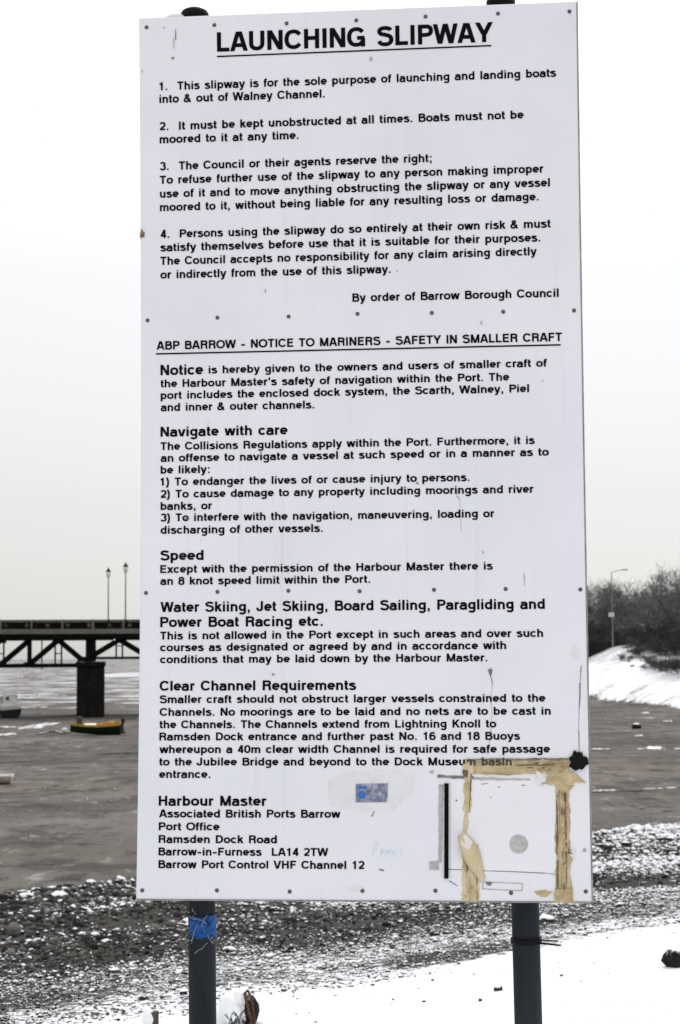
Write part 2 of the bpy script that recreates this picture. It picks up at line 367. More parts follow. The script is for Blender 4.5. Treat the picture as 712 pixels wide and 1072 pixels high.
def sheet(name, pts, m, thick=.02, jag=.3, seed=1, kind='structure', lift=.004):
    """low irregular sheet lying on the ground along a centre line; pts = (x, y, halfwidth)"""
    rng = random.Random(seed); L = []; K = []
    for (x0, y0, w0), (x1, y1, w1) in zip(pts[:-1], pts[1:]):
        n = max(3, int(math.hypot(x1-x0, y1-y0)/.5)); n = min(n, 60)
        for i in range(n):
            t = i/n; L.append((x0+(x1-x0)*t, y0+(y1-y0)*t, w0+(w1-w0)*t))
    L.append(pts[-1])
    v = []
    for x, y, w_ in L:
        a = w_*(1+jag*rng.uniform(-1, 1)); b2_ = w_*(1+jag*rng.uniform(-1, 1)); q = rng.uniform(-.2, .2)*jag
        g_ = h1(x, y)
        v += [(x, y-a, h1(x, y-a)+lift), (x, y+q, max(h1(x, y+q), g_)+lift+thick), (x, y+b2_, h1(x, y+b2_)+lift)]
    f = []
    for i in range(len(L)-1):
        a = i*3
        f += [(a, a+3, a+4, a+1), (a+1, a+4, a+5, a+2)]
    mb = MB(); mb.add(v, f)
    o = mb.build(name, m, smooth=True); tag(o, kind=kind); return o
def px(*p): return p
def fn_drift(nt, b):
    g = N(nt); p = g.pos(); n = g.noise(g.scale(p, (1.6, .35, 1)), 1, 6, .7)
    g.lk(g.mix(g.step(n, .40, .56), (.12, .112, .104), SNOW), b.inputs['Base Color'])
M['drift'] = mat('blown_snow', SNOW, .9, .1, fn=fn_drift)
M['wetmud_shade'] = mat('wet_mud_and_shade', (.02, .019, .018), .6, .25, fn=fn_wear((.010, .010, .009), (.035, .033, .031), .6))  # wet runnels, and the shaded mud-bank step painted dark

# ---------------------------------------------------------------- shingle: countless cobbles, one object
rng = np.random.default_rng(7)
def ico(level):
    bm = bmesh.new(); bmesh.ops.create_icosphere(bm, subdivisions=level, radius=1)
    v = np.array([q.co[:] for q in bm.verts]); f = np.array([[q.index for q in t.verts] for t in bm.faces]); bm.free(); return v, f
def scatter(n, lo, hi, size, level, seed):
    r = np.random.default_rng(seed); X = []; Y = []
    while sum(map(len, X)) < n:
        y = 66*np.sqrt(r.uniform((8.5/66)**2, 1, n*3)); x = r.uniform(-.30, .30, n*3)*y
        s = s_of(x, y); keep = (s > lo) & (s < hi)
        keep &= r.uniform(0, 1, n*3) < (.0105/grade(s))**2*np.clip(y/10, 1, 2.4)
        dens = np.clip(1.25-1.235*np.clip((s-22.6+.06*x-1.6*(vnoise(x*.7, y*.7, 41)-.5))/1.3, 0, 1), 0, 1)*(.35+.9*vnoise(x*.45, y*.6, 43))
        track = np.exp(-((s-15.5-.6*x-.25*np.sin(x*1.3))/.8)**2)
        keep &= r.uniform(0, 1, n*3) < dens*(1-.85*track)
        X.append(x[keep]); Y.append(y[keep])
    x = np.concatenate(X)[:n]; y = np.concatenate(Y)[:n]
    rad = size(r, s_of(x, y), n)
    bv, bf = ico(level); nv = len(bv)
    var = []
    for k in range(14):
        d = 1+.5*(np.stack([vnoise(bv[:, 0]*1.4+k*7, bv[:, 1]*1.4+bv[:, 2]*2.1, k)]*3, -1)-.5)
        var.append(bv*d*r.uniform(.75, 1.15, 3))
    var = np.array(var)[r.integers(0, 14, n)]
    var = var*np.stack([np.ones(n), r.uniform(.6, 1, n), r.uniform(.45, .8, n)], -1)[:, None, :]*rad[:, None, None]
    a = r.uniform(0, 2*math.pi, n); t = r.normal(0, .3, n)
    ct, st = np.cos(t)[:, None], np.sin(t)[:, None]
    v = np.stack([var[..., 0]*ct-var[..., 2]*st, var[..., 1], var[..., 0]*st+var[..., 2]*ct], -1)
    ca, sa = np.cos(a)[:, None], np.sin(a)[:, None]
    v = np.stack([v[..., 0]*ca-v[..., 1]*sa, v[..., 0]*sa+v[..., 1]*ca, v[..., 2]], -1)
    z = height(x, y)+rad*r.uniform(.05, .35, n)
    v += np.stack([x, y, z], -1)[:, None, :]
    f = bf[None]+(np.arange(n)*nv)[:, None, None]
    tone = np.repeat(r.uniform(0, 1, n), nv)
    sn = np.clip(.395+.024*x+.20*np.exp(-s_of(x, y)/3.0)+.45*(vnoise(x*.8, y*.4, 51)-.5)+.16*np.clip((s_of(x, y)-18)/5, 0, 1)+r.normal(0, .16, n), 0, 1)
    return v.reshape(-1, 3), f.reshape(-1, 3), tone, np.repeat(sn, nv)
def grade(s): return .049*np.clip(1-s/22.5, 0, 1)+.0100
size = lambda r, s, n: np.clip(grade(s)*np.exp(r.normal(0, .42, n)), .007, .17)
V_, F_, T_, S_, off = [], [], [], [], 0
for a in ((19000, .1, 9, size, 1, 1), (29000, 7, 17, size, 1, 2), (30000, 15, 25.8, size, 1, 3)):
    v, f, t_, s_ = scatter(*a); V_.append(v); F_.append(f+off); T_.append(t_); S_.append(s_); off += len(v)
def fn_stone(nt, b):
    g = N(nt); p = g.pos(); n = g.noise(p, 16, 4, .7)
    a1 = g.new('ShaderNodeAttribute', attribute_name='tone'); a2 = g.new('ShaderNodeAttribute', attribute_name='snowiness')
    base = g.ramp(a1.outputs['Fac'], [(0, (.012, .0115, .0107)), (.5, (.042, .0395, .036)), (.85, (.095, .088, .08)), (1, (.19, .178, .162))])
    nz = g.sep(g.new('ShaderNodeNewGeometry').outputs['Normal'])[2]
    q = g.math('ADD', nz, g.math('MULTIPLY', g.math('SUBTRACT', n, .5), .9))
    q = g.math('ADD', q, g.math('MULTIPLY', g.math('SUBTRACT', a2.outputs['Fac'], .5), 1.5))
    g.lk(g.mix(g.step(q, .62, .86), base, SNOW), b.inputs['Base Color']); g.lk(g.bump(n, .01), b.inputs['Normal'])
M['stone'] = mat('snow_topped_cobbles', (.06, .06, .06), .9, .12, fn=fn_stone)
st = np_mesh('shingle', np.concatenate(V_), np.concatenate(F_), M['stone'])
tag(st, 'dark shingle and cobbles dusted with snow along the foreshore', 'shingle', kind='stuff')
for nm, arr in (('tone', T_), ('snowiness', S_)):
    at_ = st.data.attributes.new(nm, 'FLOAT', 'POINT'); at_.data.foreach_set('value', np.concatenate(arr).astype(np.float32))

# ---------------------------------------------------------------- marks on the mud: drifts, runnels and the mud step's painted shade
for k, (a, b_, wa, wb, m_, nm) in enumerate([
    ((-70.42, 523.41), (-48.16, 497.63), 60, 110, 'snow', 'snow_patch'), ((-22.98, 130.36), (-21.36, 131.87), 5.5, 6.5, 'snow', 'snow_patch'),
    ((-23.30, 116.41), (-21.20, 117.80), .8, 1.5, 'snow', 'snow_patch'), ((-24.76, 130.63), (-23.04, 129.50), 1.6, 1.2, 'snow', 'snow_patch'),
    ((16.13, 95.60), (17.08, 96.38), .9, 1.6, 'snow', 'snow_patch'), ((15.58, 94.69), (20.22, 94.82), .14, .3, 'snow', 'snow_patch'), ((13.00, 94.90), (14.15, 94.57), .18, .12, 'snow', 'snow_patch'),
    ((25.26, 151.23), (26.22, 153.57), .9, 1.2, 'snow', 'snow_patch'), ((23.91, 133.86), (24.60, 133.74), .5, .4, 'snow', 'snow_patch'), ((17.79, 109.44), (18.51, 110.65), .4, .5, 'snow', 'snow_patch'),
    ((7.03, 65.72), (10.35, 65.82), .10, .12, 'wetmud_shade', 'runnel_and_shade'), ((10.28, 66.06), (11.20, 66.54), .2, .25, 'wetmud_shade', 'runnel_and_shade'), ((11.15, 66.69), (15.62, 68.31), .07, .12, 'snow', 'snow_patch'), ((8.78, 65.81), (10.29, 66.15), .05, .05, 'snow', 'snow_patch'),
    ((10.07, 93.91), (16.49, 93.63), .3, .12, 'wetmud_shade', 'runnel_and_shade'), ((14.47, 112.55), (26.78, 119.48), .15, .35, 'wetmud_shade', 'runnel_and_shade'),
    ((-37.50, 142.10), (-23.96, 151.83), 1.9, 2.2, 'wetmud_shade', 'runnel_and_shade'), ((-24.77, 154.38), (-5.02, 165.14), 2.0, 1.6, 'wetmud_shade', 'runnel_and_shade'),  # mud-bank step by the pier: its shade painted as flat dark strips
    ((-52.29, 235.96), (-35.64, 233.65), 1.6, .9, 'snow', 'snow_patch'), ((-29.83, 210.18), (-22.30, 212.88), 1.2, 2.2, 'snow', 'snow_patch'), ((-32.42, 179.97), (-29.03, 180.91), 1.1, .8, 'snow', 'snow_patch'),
    ((-13.03, 61.96), (-10.58, 62.98), .08, .2, 'wetmud_shade', 'runnel_and_shade'), ((-13.07, 92.87), (-8.01, 96.00), .3, .6, 'wetmud_shade', 'runnel_and_shade'),
    ((-17.95, 85.22), (-13.38, 87.84), .4, .1, 'wetmud_shade', 'runnel_and_shade'), ((-7.68, 48.81), (-6.35, 48.48), .05, .09, 'wetmud_shade', 'runnel_and_shade')]):
    n = 7; rr = random.Random(90+k)
    pts = [(a[0]+(b_[0]-a[0])*i/n, a[1]+(b_[1]-a[1])*i/n+rr.uniform(-.3, .3)*(wa+wb)/2, (wa+(wb-wa)*i/n)*(math.sin(math.pi*(i+.25)/(n+.5))**.5)*rr.uniform(.6, 1.3)) for i in range(n+1)]
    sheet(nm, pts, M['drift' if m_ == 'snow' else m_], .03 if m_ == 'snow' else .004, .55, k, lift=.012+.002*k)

# ---------------------------------------------------------------- the bridge
TH = R(8)
bridge = empty('road_bridge', (-20.9, 150, 0), TH)
tag(bridge, 'dark steel truss road bridge on masonry piers crossing the mudflat', 'bridge')
def bpart(mb, nm, m, par=None, **k): return mb.build(nm, M[m], par or bridge, **k)
S0, S1, DW = -44, 40, 10.0                  # along the bridge; width across
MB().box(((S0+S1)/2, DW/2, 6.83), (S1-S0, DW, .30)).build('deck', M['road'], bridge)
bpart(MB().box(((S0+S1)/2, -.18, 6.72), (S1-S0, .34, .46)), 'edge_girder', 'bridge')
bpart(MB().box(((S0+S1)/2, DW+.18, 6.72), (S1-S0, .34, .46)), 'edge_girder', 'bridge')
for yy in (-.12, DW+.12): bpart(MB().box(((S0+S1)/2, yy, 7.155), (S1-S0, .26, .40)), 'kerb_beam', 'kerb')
for yy in (-.10, DW+.10):
    rl = MB(); rl.box(((S0+S1)/2, yy, 8.08), (S1-S0, .10, .10)); rl.box(((S0+S1)/2, yy, 7.50), (S1-S0, .07, .06)); rl.box(((S0+S1)/2, yy, 7.80), (S1-S0, .05, .05))
    k = S0+.06
    while k < S1:
        rl.box((k, yy, 7.76), (.100, .03, .60)); k += .115
    rl.box(((S0+S1)/2, yy+.04, 7.43), (S1-S0, .02, .10))
    bpart(rl, 'railing', 'rail')
PST = 2.37
for i in range(-16, 16):
    big_ = (i % 4 == 0)
    s = .16+i*2.53
    if S0 < s < S1:
        bpart(MB().box((s, -.14, 7.72), (.24 if big_ else .13, .20, .88)), 'railing_post', 'kerb')
    
for i in range(-16, 16):
    s = .16+i*2.53
    if S0 < s < S1: bpart(MB().box((s, DW+.14, 7.72), (.13, .20, .88)), 'railing_post', 'kerb')
# trusses: deep spans left of the pier, the shallow span to its right
def span(s0, zb, panels, thick, hand, double):
    L = abs(PST)*panels; s1 = s0+hand*L
    bpart(MB().box(((s0+s1)/2, .1, zb), (L, .30, thick)), 'bottom_chord', 'bridge')
    for i in range(panels):
        a = s0+hand*PST*i; b = a+hand*PST
        up = (i % 2 == 0) == (hand > 0)
        if i % 2 == 0: p, q = (a, zb+.1), (b, 6.45)
        else: p, q = (a, 6.45), (b, zb+.1)
        if hand < 0 and i > 0: p, q = (b, zb+.1), (a, 6.45)
        if hand < 0 and i == 0: p, q = (a, zb+.1), (b, 6.45)
        bpart(MB().bar((p[0], .1, p[1]), (q[0], .1, q[1]), .46, .22), 'diagonal', 'bridge')
        if i < panels:
            if (double and i % 2 == 0) or (not double and i % 2 == 0):
                vb = MB(); vb.box((b-.26, .1, (zb+6.5)/2), (.14, .2, 6.5-zb)); vb.box((b+.26, .1, (zb+6.5)/2), (.14, .2, 6.5-zb)); vb.box((b, .1, zb+1.0), (.5, .12, .09))
            else:
                vb = MB(); vb.box((b, .1, (zb+6.5)/2), (.38, .22, 6.5-zb))
            bpart(vb, 'upright', 'bridge')
    for i in range(1, panels):
        s = s0+hand*PST*i
        bpart(MB().box((s, -.02, 6.36 if i % 2 else zb+.14), (.95, .06, .30)), 'gusset_plate', 'bridge')
span(-.31, 4.33, 8, .34, -1, False)
span(0, 4.93, 8, .22, 1, True)
span(-19.3, 4.33, 8, .34, -1, False)
def pier(s, par):
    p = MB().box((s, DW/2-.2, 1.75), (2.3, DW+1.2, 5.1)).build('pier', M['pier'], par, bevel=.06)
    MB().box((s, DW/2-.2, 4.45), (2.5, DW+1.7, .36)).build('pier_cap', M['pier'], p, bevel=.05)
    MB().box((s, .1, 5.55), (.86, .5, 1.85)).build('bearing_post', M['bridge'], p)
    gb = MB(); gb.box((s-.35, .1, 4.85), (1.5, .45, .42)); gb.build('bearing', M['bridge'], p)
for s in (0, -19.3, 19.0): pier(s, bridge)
bpart(MB().box((38.5, DW/2, 3.2), (7, DW+2, 6.9)), 'abutment', 'pier')
bpart(MB().tube([((-4.033, 6.534)[0], -.42, 6.9), ((-4.015, 3.997)[0], -.42, 4.0)], .055, 6), 'drainpipe', 'bridge')

def bridge_lamp(loc, top, label):
    o = empty('street_lamp', loc, TH); tag(o, label, 'street lamp', 'lantern lamps on the bridge')
    h = top-loc[2]
    MB().lathe([(.12, 0), (.12, .5), (.06, .6), (.042, h-1.1), (.04, h-.95), (.09, h-.93), (.09, h-.88)], n=10).build('post', M['lamp_iron'], o)
    la = MB().lathe([(.11, h-.88), (.23, h-.62), (.22, h-.40)], n=10).build('lantern', M['lantern'], o)
    MB().lathe([(.23, h-.41), (.20, h-.33), (.08, h-.14), (.04, h-.10), (.05, h-.04), (.01, h)], n=10).build('lantern_cap', M['rail'], la)
    return o
p0 = bridge.location
def on_bridge(s, y): return (p0.x+s*math.cos(TH)-y*math.sin(TH), p0.y+s*math.sin(TH)+y*math.cos(TH))
lx, ly = on_bridge((2.877, 8.021)[0], .35)
bridge_lamp((lx, ly, 6.98), 12.98, 'taller looking lantern lamp post at the near railing of the bridge, right of the pair')
lx, ly = on_bridge((2.137, 8.023)[0]-.6, 9.5)
bridge_lamp((lx, ly, 6.98), 12.98, 'lantern lamp post at the far railing of the bridge, left of the pair')

# ---------------------------------------------------------------- boats
def hull(parent, L, B, D_, bow_rise, stern_w, mats, sheer=.0, keel=.12, topmat='yellow', inner='yellow', low=.45):
    """open boat, bow at -x; outer skin in two bands, inner skin, gunwale"""
    n = 15; st_ = []
    for i in range(n):
        t = i/(n-1); b = B/2*min(1, (math.sin(min(1, t*1.55)*math.pi/2)**.8))*(1-(1-stern_w)*max(0, (t-.6)/.4)**1.6)
        b = max(b, .03); zt = D_+bow_rise*(1-t)**2.4+sheer*t**2; zk = keel*(1-t)**3*1.6
        st_.append((-L/2+L*t, b, zt, zk))
    def ring(x, b, zt, zk, off=0):
        r = []
        for a in (1, .96, .86, .66, .36, 0): 
            r.append((x, (b-off)*(a**.55 if a else 0), zk+off+(zt-zk-off)*(1-math.sqrt(max(0, 1-a*a))) if a < 1 else zt))
        full = [(p[0], p[1], p[2]) for p in r]+[(p[0], -p[1], p[2]) for p in r[-2::-1]]
        return full
    def skin(rings, idx0, idx1, nm, m, flip=False, cap=False):
        v = []; f = []; k = idx1-idx0+1
        for r in rings: v += r[idx0:idx1+1]
        for i in range(len(rings)-1):
            for j in range(k-1):
                q = (i*k+j, (i+1)*k+j, (i+1)*k+j+1, i*k+j+1); f.append(q[::-1] if flip else q)
        if cap: f.append(tuple((len(rings)-1)*k+j for j in range(k)))
        return MB().add(v, f).build(nm, M[m], parent, smooth=False)
    outr = [ring(*s) for s in st_]; inr = [ring(*s, off=.035) for s in st_]
    skin(outr, 0, 10, 'hull', mats[0], cap=True)
    k_ = MB()
    for i in range(n-1):
        for sg in (1, -1):
            a, b = st_[i], st_[i+1]
            k_.bar((a[0], sg*a[1], a[2]), (b[0], sg*b[1], b[2]), .06, .07, Vector((0, 0, 1)))
    k_.bar((st_[-1][0], st_[-1][1], st_[-1][2]), (st_[-1][0], -st_[-1][1], st_[-1][2]), .06, .07, Vector((0, 0, 1)))
    k_.build('gunwale', M[topmat], parent)
    skin(inr, 0, 10, 'inner_hull', inner, True)
    for t in (.38, .68):
        i = int(t*(n-1)); s = st_[i]; MB().box((s[0], 0, s[2]-.16), (.24, 2*s[1]-.1, .035)).build('thwart', M[inner], parent)
    return st_
def outboard(parent, x, z):
    o = MB().box((x+.16, 0, z+.16), (.24, .24, .30)).build('outboard_motor', M['blackhull'], parent, bevel=.05)
    MB().box((x+.13, 0, z-.28), (.13, .10, .62)).build('motor_leg', M['blackhull'], o, bevel=.02)
    MB().box((x+.18, 0, z-.60), (.28, .05, .10)).build('propeller_housing', M['blackhull'], o)
gx, gy = (-15.88, 116.36)
yb = empty('rowing_boat', (gx, gy, h1(gx, gy)+.0), R(3)); tag(yb, 'yellow and dark green open boat with outboard stranded by the bridge pier', 'boat')
stt = hull(yb, 3.25, 1.35, .62, .14, .85, ('green',), sheer=.15, keel=.14)
yb.rotation_euler.x = R(5)
# black bottom band, wooden box in the bow, yellow rubbing band, cargo
rb = MB()
for i in range(len(stt)-1):
    for sg in (1, -1):
        a, b = stt[i], stt[i+1]; rb.bar((a[0], sg*(a[1]+.012), a[2]-.055), (b[0], sg*(b[1]+.012), b[2]-.055), .03, .08, Vector((0, 0, 1)))
rb.build('rubbing_strake', M['yellow'], yb)
MB().box((-1.02, 0, .93), (.34, .40, .5)).build('bow_locker', M['wood'], yb, bevel=.03)
MB().box((-.35, 0, .66), (.8, .7, .10)).build('snow_cover', M['snow'], yb, bevel=.04)
M['orange'] = mat('orange_plastic', (.50, .16, .02), .5, .2)
MB().lathe([(.12, 0), (.17, .1), (.17, .2), (.1, .3)], (.75, .2, .50), 10).build('float', M['orange'], yb, smooth=True)
MB().lathe([(.12, 0), (.17, .1), (.17, .2), (.1, .3)], (.35, -.15, .47), 10).build('float', M['orange'], yb, smooth=True)
cb = MB(); cb.box((1.05, .1, .72), (.35, .45, .26)); cb.build('fish_box', M['yellow'], yb, bevel=.02)
outboard(yb, 1.60, .74)
gx, gy = (-18.57, 120.80)
bu = MB().lathe([(.05, 0), (.15, .04), (.21, .14), (.19, .24), (.10, .31), (.02, .33)], n=14).build('mooring_buoy', M['buoy'], smooth=True); bu.location = (gx, gy, h1(gx, gy)-.03)
tag(bu, 'small pale mooring buoy lying off the bow of the yellow boat', 'buoy')
rp = []
for i, (qx, qy) in enumerate([(-18.03, 119.97), (-18.21, 117.81), (-19.12, 120.43), (-19.61, 119.90), (-19.63, 116.59)]): rp.append((qx, qy, h1(qx, qy)+.05))
tag(MB().tube(rp, .05, 6).build('mooring_rope', M['weed']), 'dark weedy mooring rope trailing left from the yellow boat', 'rope')
sn = MB(); 

gx, gy = (-27.98, 151.37)
cb_ = empty('cabin_boat', (gx, gy, h1(gx, gy)), R(-72)); tag(cb_, 'white cabin boat with dark lower hull aground left of the bridge pier', 'boat')
cb_.rotation_euler.x = R(5)
hull(cb_, 5.2, 1.75, .78, .35, .9, ('blackhull',), topmat='whitehull', inner='whitehull')
hb = MB(); hb.box((-.2, 0, 1.0), (4.2, 1.72, .44)); hb.build('topsides', M['whitehull'], cb_, bevel=.12)
cbn = MB().box((.35, .10, 1.52), (1.7, 1.25, .78)).build('cabin', M['whitehull'], cb_, bevel=.12)
MB().box((1.215, -.12, 1.62), (.03, .26, .26)).build('window', M['darkglass'], cbn)
MB().box((.3, -.54, 1.62), (1.0, .03, .3)).build('window', M['darkglass'], cbn)
MB().tube([(-1.7, 0, 1.2), (-1.7, 0, 2.0)], .03, 6).build('bow_rail', M['galv'], cb_)
gx, gy = (-14.48, 71.69)
dn = empty('dinghy', (gx, gy, h1(gx, gy)), R(2)); tag(dn, 'small white dinghy with cream lower hull lying on the mud at the left edge', 'boat')
hull(dn, 2.75, 1.15, .34, .03, .8, ('beigehull',), topmat='whitehull', inner='whitehull', keel=.05)
MB().box((.2, 0, .30), (2.1, .78, .07)).build('snow_cover', M['snow'], dn, bevel=.03)
hd = MB(); hd.box((1.39, 0, .29), (.05, .80, .12)); hd.build('transom_top', M['whitehull'], dn, bevel=.015)
# a dark stump on the right-hand mud
gx, gy = (19.76, 120.54)
tag(MB().lathe([(.30, 0), (.34, .14), (.25, .32), (.10, .40)], (gx, gy, h1(gx, gy)-.02), 9).build('weedy_stone', M['weed']), 'small dark stone alone on the right-hand mud below the snowy bank', 'stone')

# ---------------------------------------------------------------- trees on the far bank
def make_tree(seed, H_, spread, levels, shrub=False):
    rr = random.Random(seed); tr = MB(); cv = []; cf = []
    def twig(a, b, r0):
        t = (b-a).normalized(); u = t.orthogonal().normalized(); q = t.cross(u); n = len(cv)
        for p, r_ in ((a, r0), (b, r0*.45)):
            for k in range(3):
                an = k*2.0944; cv.append(tuple(p+(u*math.cos(an)+q*math.sin(an))*r_))
        cf.extend([(n, n+1, n+4, n+3), (n+1, n+2, n+5, n+4), (n+2, n, n+3, n+5)])
    def grow(p, d, L, r_, lev):
        k = 3; pts = [p]; rad = [r_]
        for i in range(k):
            d = (d+Vector((rr.gauss(0, .13), rr.gauss(0, .13), rr.gauss(.03, .10)))).normalized()
            p = p+d*L/k; pts.append(p); rad.append(r_*(1-.45*(i+1)/k))
        if lev < 2: tr.tube(pts, rad, 6, False)
        else:
            for i in range(k): twig(pts[i], pts[i+1], rad[i])
        if lev >= levels: return
        nb = (rr.randint(4, 6) if lev == 0 else rr.randint(3, 5))
        for j in range(nb):
            t = rr.uniform(.35 if lev == 0 else .25, 1); seg = min(k-1, int(t*k)); q = pts[seg].lerp(pts[seg+1], t*k-seg)
            ax = Vector((rr.gauss(0, 1), rr.gauss(0, 1), rr.gauss(0, .45)+(.25 if not shrub else .1))).normalized()
            dd = (d*(.62 if lev else .45)+ax*spread).normalized()
            if dd.z < -.25: dd.z *= .3
            grow(q, dd, L*rr.uniform(.52, .78), max(.016, rad[seg]*rr.uniform(.45, .65)), lev+1)
    if shrub:
        for j in range(9):
            an = rr.uniform(0, 6.28); x = .5*math.cos(an)*rr.random(); y = .5*math.sin(an)*rr.random()
            grow(Vector((x*2, y*2, -.2)), Vector((math.cos(an)*.7, math.sin(an)*.7, .75)).normalized(), H_*.48, .05, 1)
    else:
        grow(Vector((0, 0, -.4)), Vector((rr.gauss(0, .05), rr.gauss(0, .05), 1)), H_*.40, .20, 0)
    tm = tr; return tm, cv, cf
def tree_thing(name, seed, H_, spread, levels, label, group, shrub=False):
    tm, cv, cf = make_tree(seed, H_, spread, levels, shrub)
    o = empty(name, (0, 0, 0)); tag(o, label, 'shrub' if shrub else 'tree', group)
    if tm.v: tm.build('trunk' if not shrub else 'stems', M['bark'], o)
    np_mesh('crown' if not shrub else 'twigs', np.array(cv), np.array(cf), M['twig' if not shrub else 'shrub'], o, False)
    return o
TG, SG = 'bare trees massed on the snowy far bank', 'low scrub along the top of the snowy bank'
protos = [tree_thing('bare_tree', 11+k, 10, .62, 5, 'bare winter tree in the tangled wood on the far bank', TG) for k in range(3)]
sprotos = [tree_thing('bare_shrub', 31+k, 4.5, .75, 5, 'dark leafless shrub in the scrub on the snowy bank', SG, True) for k in range(2)]
used = set()
def place(ps, k, pxl, Y, topy, rz, label=None):
    p = ps[k]; o = p if id(p) not in used else copy_tree(p); used.add(id(p))
    x = (pxl-356)/FPX*Y*1.003; z = h1(x, Y); o.location = (x, Y, z-.1); o.rotation_euler = (0, 0, rz)
    hor = 536+150.4-(pxl-356)*.0061
    Ht = 5+(hor-topy)/FPX*Y-z; bh_ = {id(q): max(v.co.z for c in children(q) for v in c.data.vertices) for q in (p,)}[id(p)]
    o.scale = [Ht/bh_]*3
    if label: o['label'] = label
    return o
rr = random.Random(5)
for i, pxl in enumerate(range(500, 800, 13)):
    place(protos, i % 3, pxl+rr.uniform(-4, 4), 262+rr.uniform(-14, 14), 604+rr.uniform(-5, 9)-(12 if pxl > 700 else 0), rr.uniform(0, 6.28))
for i, pxl in enumerate(range(620, 800, 12)):
    place(protos, (i+1) % 3, pxl+rr.uniform(-4, 4), 236+rr.uniform(-8, 8), 612+rr.uniform(-6, 12)-max(0, pxl-672)*.28, rr.uniform(0, 6.28))
for i, pxl in enumerate((648, 664, 676, 690, 703, 716, 733, 750)):
    place(protos, i % 3, pxl, 219+rr.uniform(-4, 4), (640, 628, 622, 610, 598, 588, 590, 590)[i], rr.uniform(0, 6.28),
          'tallest bare tree, at the right edge of the wood on the far bank' if pxl == 716 else None)
for i, pxl in enumerate(range(604, 652, 9)):
    place(protos, (i+2) % 3, pxl+rr.uniform(-3, 3), 246+rr.uniform(-8, 8), 601+rr.uniform(-4, 8), rr.uniform(0, 6.28))
for i, pxl in enumerate(range(596, 800, 9)):
    place(sprotos, i % 2, pxl+rr.uniform(-3, 3), 238+rr.uniform(-8, 8), 648+rr.uniform(-10, 8), rr.uniform(0, 6.28))
for i, (pxl, Y, ty) in enumerate([(618, 226, 660), (628, 226, 660), (664, 208, 668), (673, 205, 662), (681, 207, 655), (690, 201, 662), (699, 204, 652), (711, 203, 650),
                                  (722, 200, 650), (672, 214, 650), (694, 212, 640), (705, 196, 678), (655, 199, 689), (661, 202, 684), (646, 201, 697), (637, 204, 698), (668, 197, 689), (680, 198, 684), (689, 193, 690), (716, 190, 686), (652, 203, 681), (644, 206, 690), (659, 195, 694), (674, 193, 693), (696, 189, 690), (704, 188, 693), (712, 186, 692), (665, 206, 676), (622, 208, 698), (684, 191, 686), (692, 188, 683), (700, 186, 684), (708, 184, 681), (717, 182, 680), (678, 195, 684), (670, 200, 684), (726, 181, 680), (740, 205, 650), (632, 238, 645), (630, 206, 701)]):
    place(sprotos, i % 2, pxl, Y, ty, rr.uniform(0, 6.28))
# road lamp on the embankment
Yl = 222; xl = (640-356)/FPX*Yl
lamp = empty('street_lamp', (xl, Yl, h1(xl, Yl)-.1)); tag(lamp, 'tall pale street lamp with one long arm among the trees on the bank', 'street lamp')
zt = 5+(684.7-599)/FPX*Yl-lamp.location.z
MB().tube([(0, 0, 0), (0, 0, zt)], [.09, .055], 8).build('post', M['galv'], lamp)
MB().tube([(0, 0, zt-.05), (.7, 0, zt+.15), (1.5, 0, zt+.25)], .04, 6).build('arm', M['galv'], lamp)
MB().box((1.65, 0, zt+.26), (.75, .26, .14)).build('lamp_head', M['galv'], lamp, bevel=.04)
MB().box((-.12, -.1, zt-5.3), (.7, .05, .55)).build('road_sign', M['whitehull'], lamp)

# ---------------------------------------------------------------- THE NOTICE BOARD
W_, H_, BOW, YAW = 1.22, 2.4397, .0455, -.089065
gz = h1(-.05, 4.85)
ex = Vector((math.cos(YAW), math.sin(YAW), 0))
O_ = Vector((-.55656, 4.89734, 0))+ex*W_/2
board = empty('notice_board', (O_.x, O_.y, gz), YAW)
tag(board, 'large white slipway notice board with black lettering on two dark posts', 'notice board')
ZP = CAMZ-.6517-gz                          # foot of the panel above the ground at the posts
def bw(v): return BOW*(1-(2*v/H_-1)**2)
def pw(x, v, d=0): return (x, bw(v)-d, ZP+v)
TK = .012
nv_, nu_ = 48, 8
v = []; f = []
for j in range(nv_+1):
    for i in range(nu_+1):
        xx = -W_/2+W_*i/nu_; vv = H_*j/nv_
        v.append(pw(xx, vv)); 
nb_ = len(v)
v += [(a, b+TK, c) for a, b, c in v]
w1 = nu_+1
for j in range(nv_):
    for i in range(nu_):
        a = j*w1+i; f.append((a, a+1, a+w1+1, a+w1)); f.append((nb_+a, nb_+a+w1, nb_+a+w1+1, nb_+a+1))
for i in range(nu_):
    f.append((i, nb_+i, nb_+i+1, i+1)); a = nv_*w1+i; f.append((a, a+1, nb_+a+1, nb_+a))
for j in range(nv_):
    a = j*w1; f.append((a, a+w1, nb_+a+w1, nb_+a)); a = j*w1+nu_; f.append((a, nb_+a, nb_+a+w1, a+w1))
panel = MB().add(v, f).build('panel', M['panel'], board)
panel.modifiers.new('bevel', 'BEVEL').width = .0015
# trim: thin aluminium edging along the foot and the right side
M['alu'] = mat('dull_aluminium', (.3, .29, .27), .6, .2, fn=fn_wear((.16, .15, .13), (.42, .41, .39), 30))
tr_ = MB()
tr_.box((0, TK/2-.001, ZP-.0015), (W_+.006, TK+.004, .003))
for j in range(nv_):
    a = pw(W_/2+.002, H_*j/nv_, -TK/2); b = pw(W_/2+.002, H_*(j+1)/nv_, -TK/2); tr_.bar(a, b, .0028, TK+.003)
tr_.build('edging', M['alu'], board)
for vv in (H_-.03, H_*.66, H_*.345, .03):
    MB().box((0, bw(vv)+TK+.019, ZP+vv), (W_-.06, .036, .045)).build('batten', M['batten'], board)

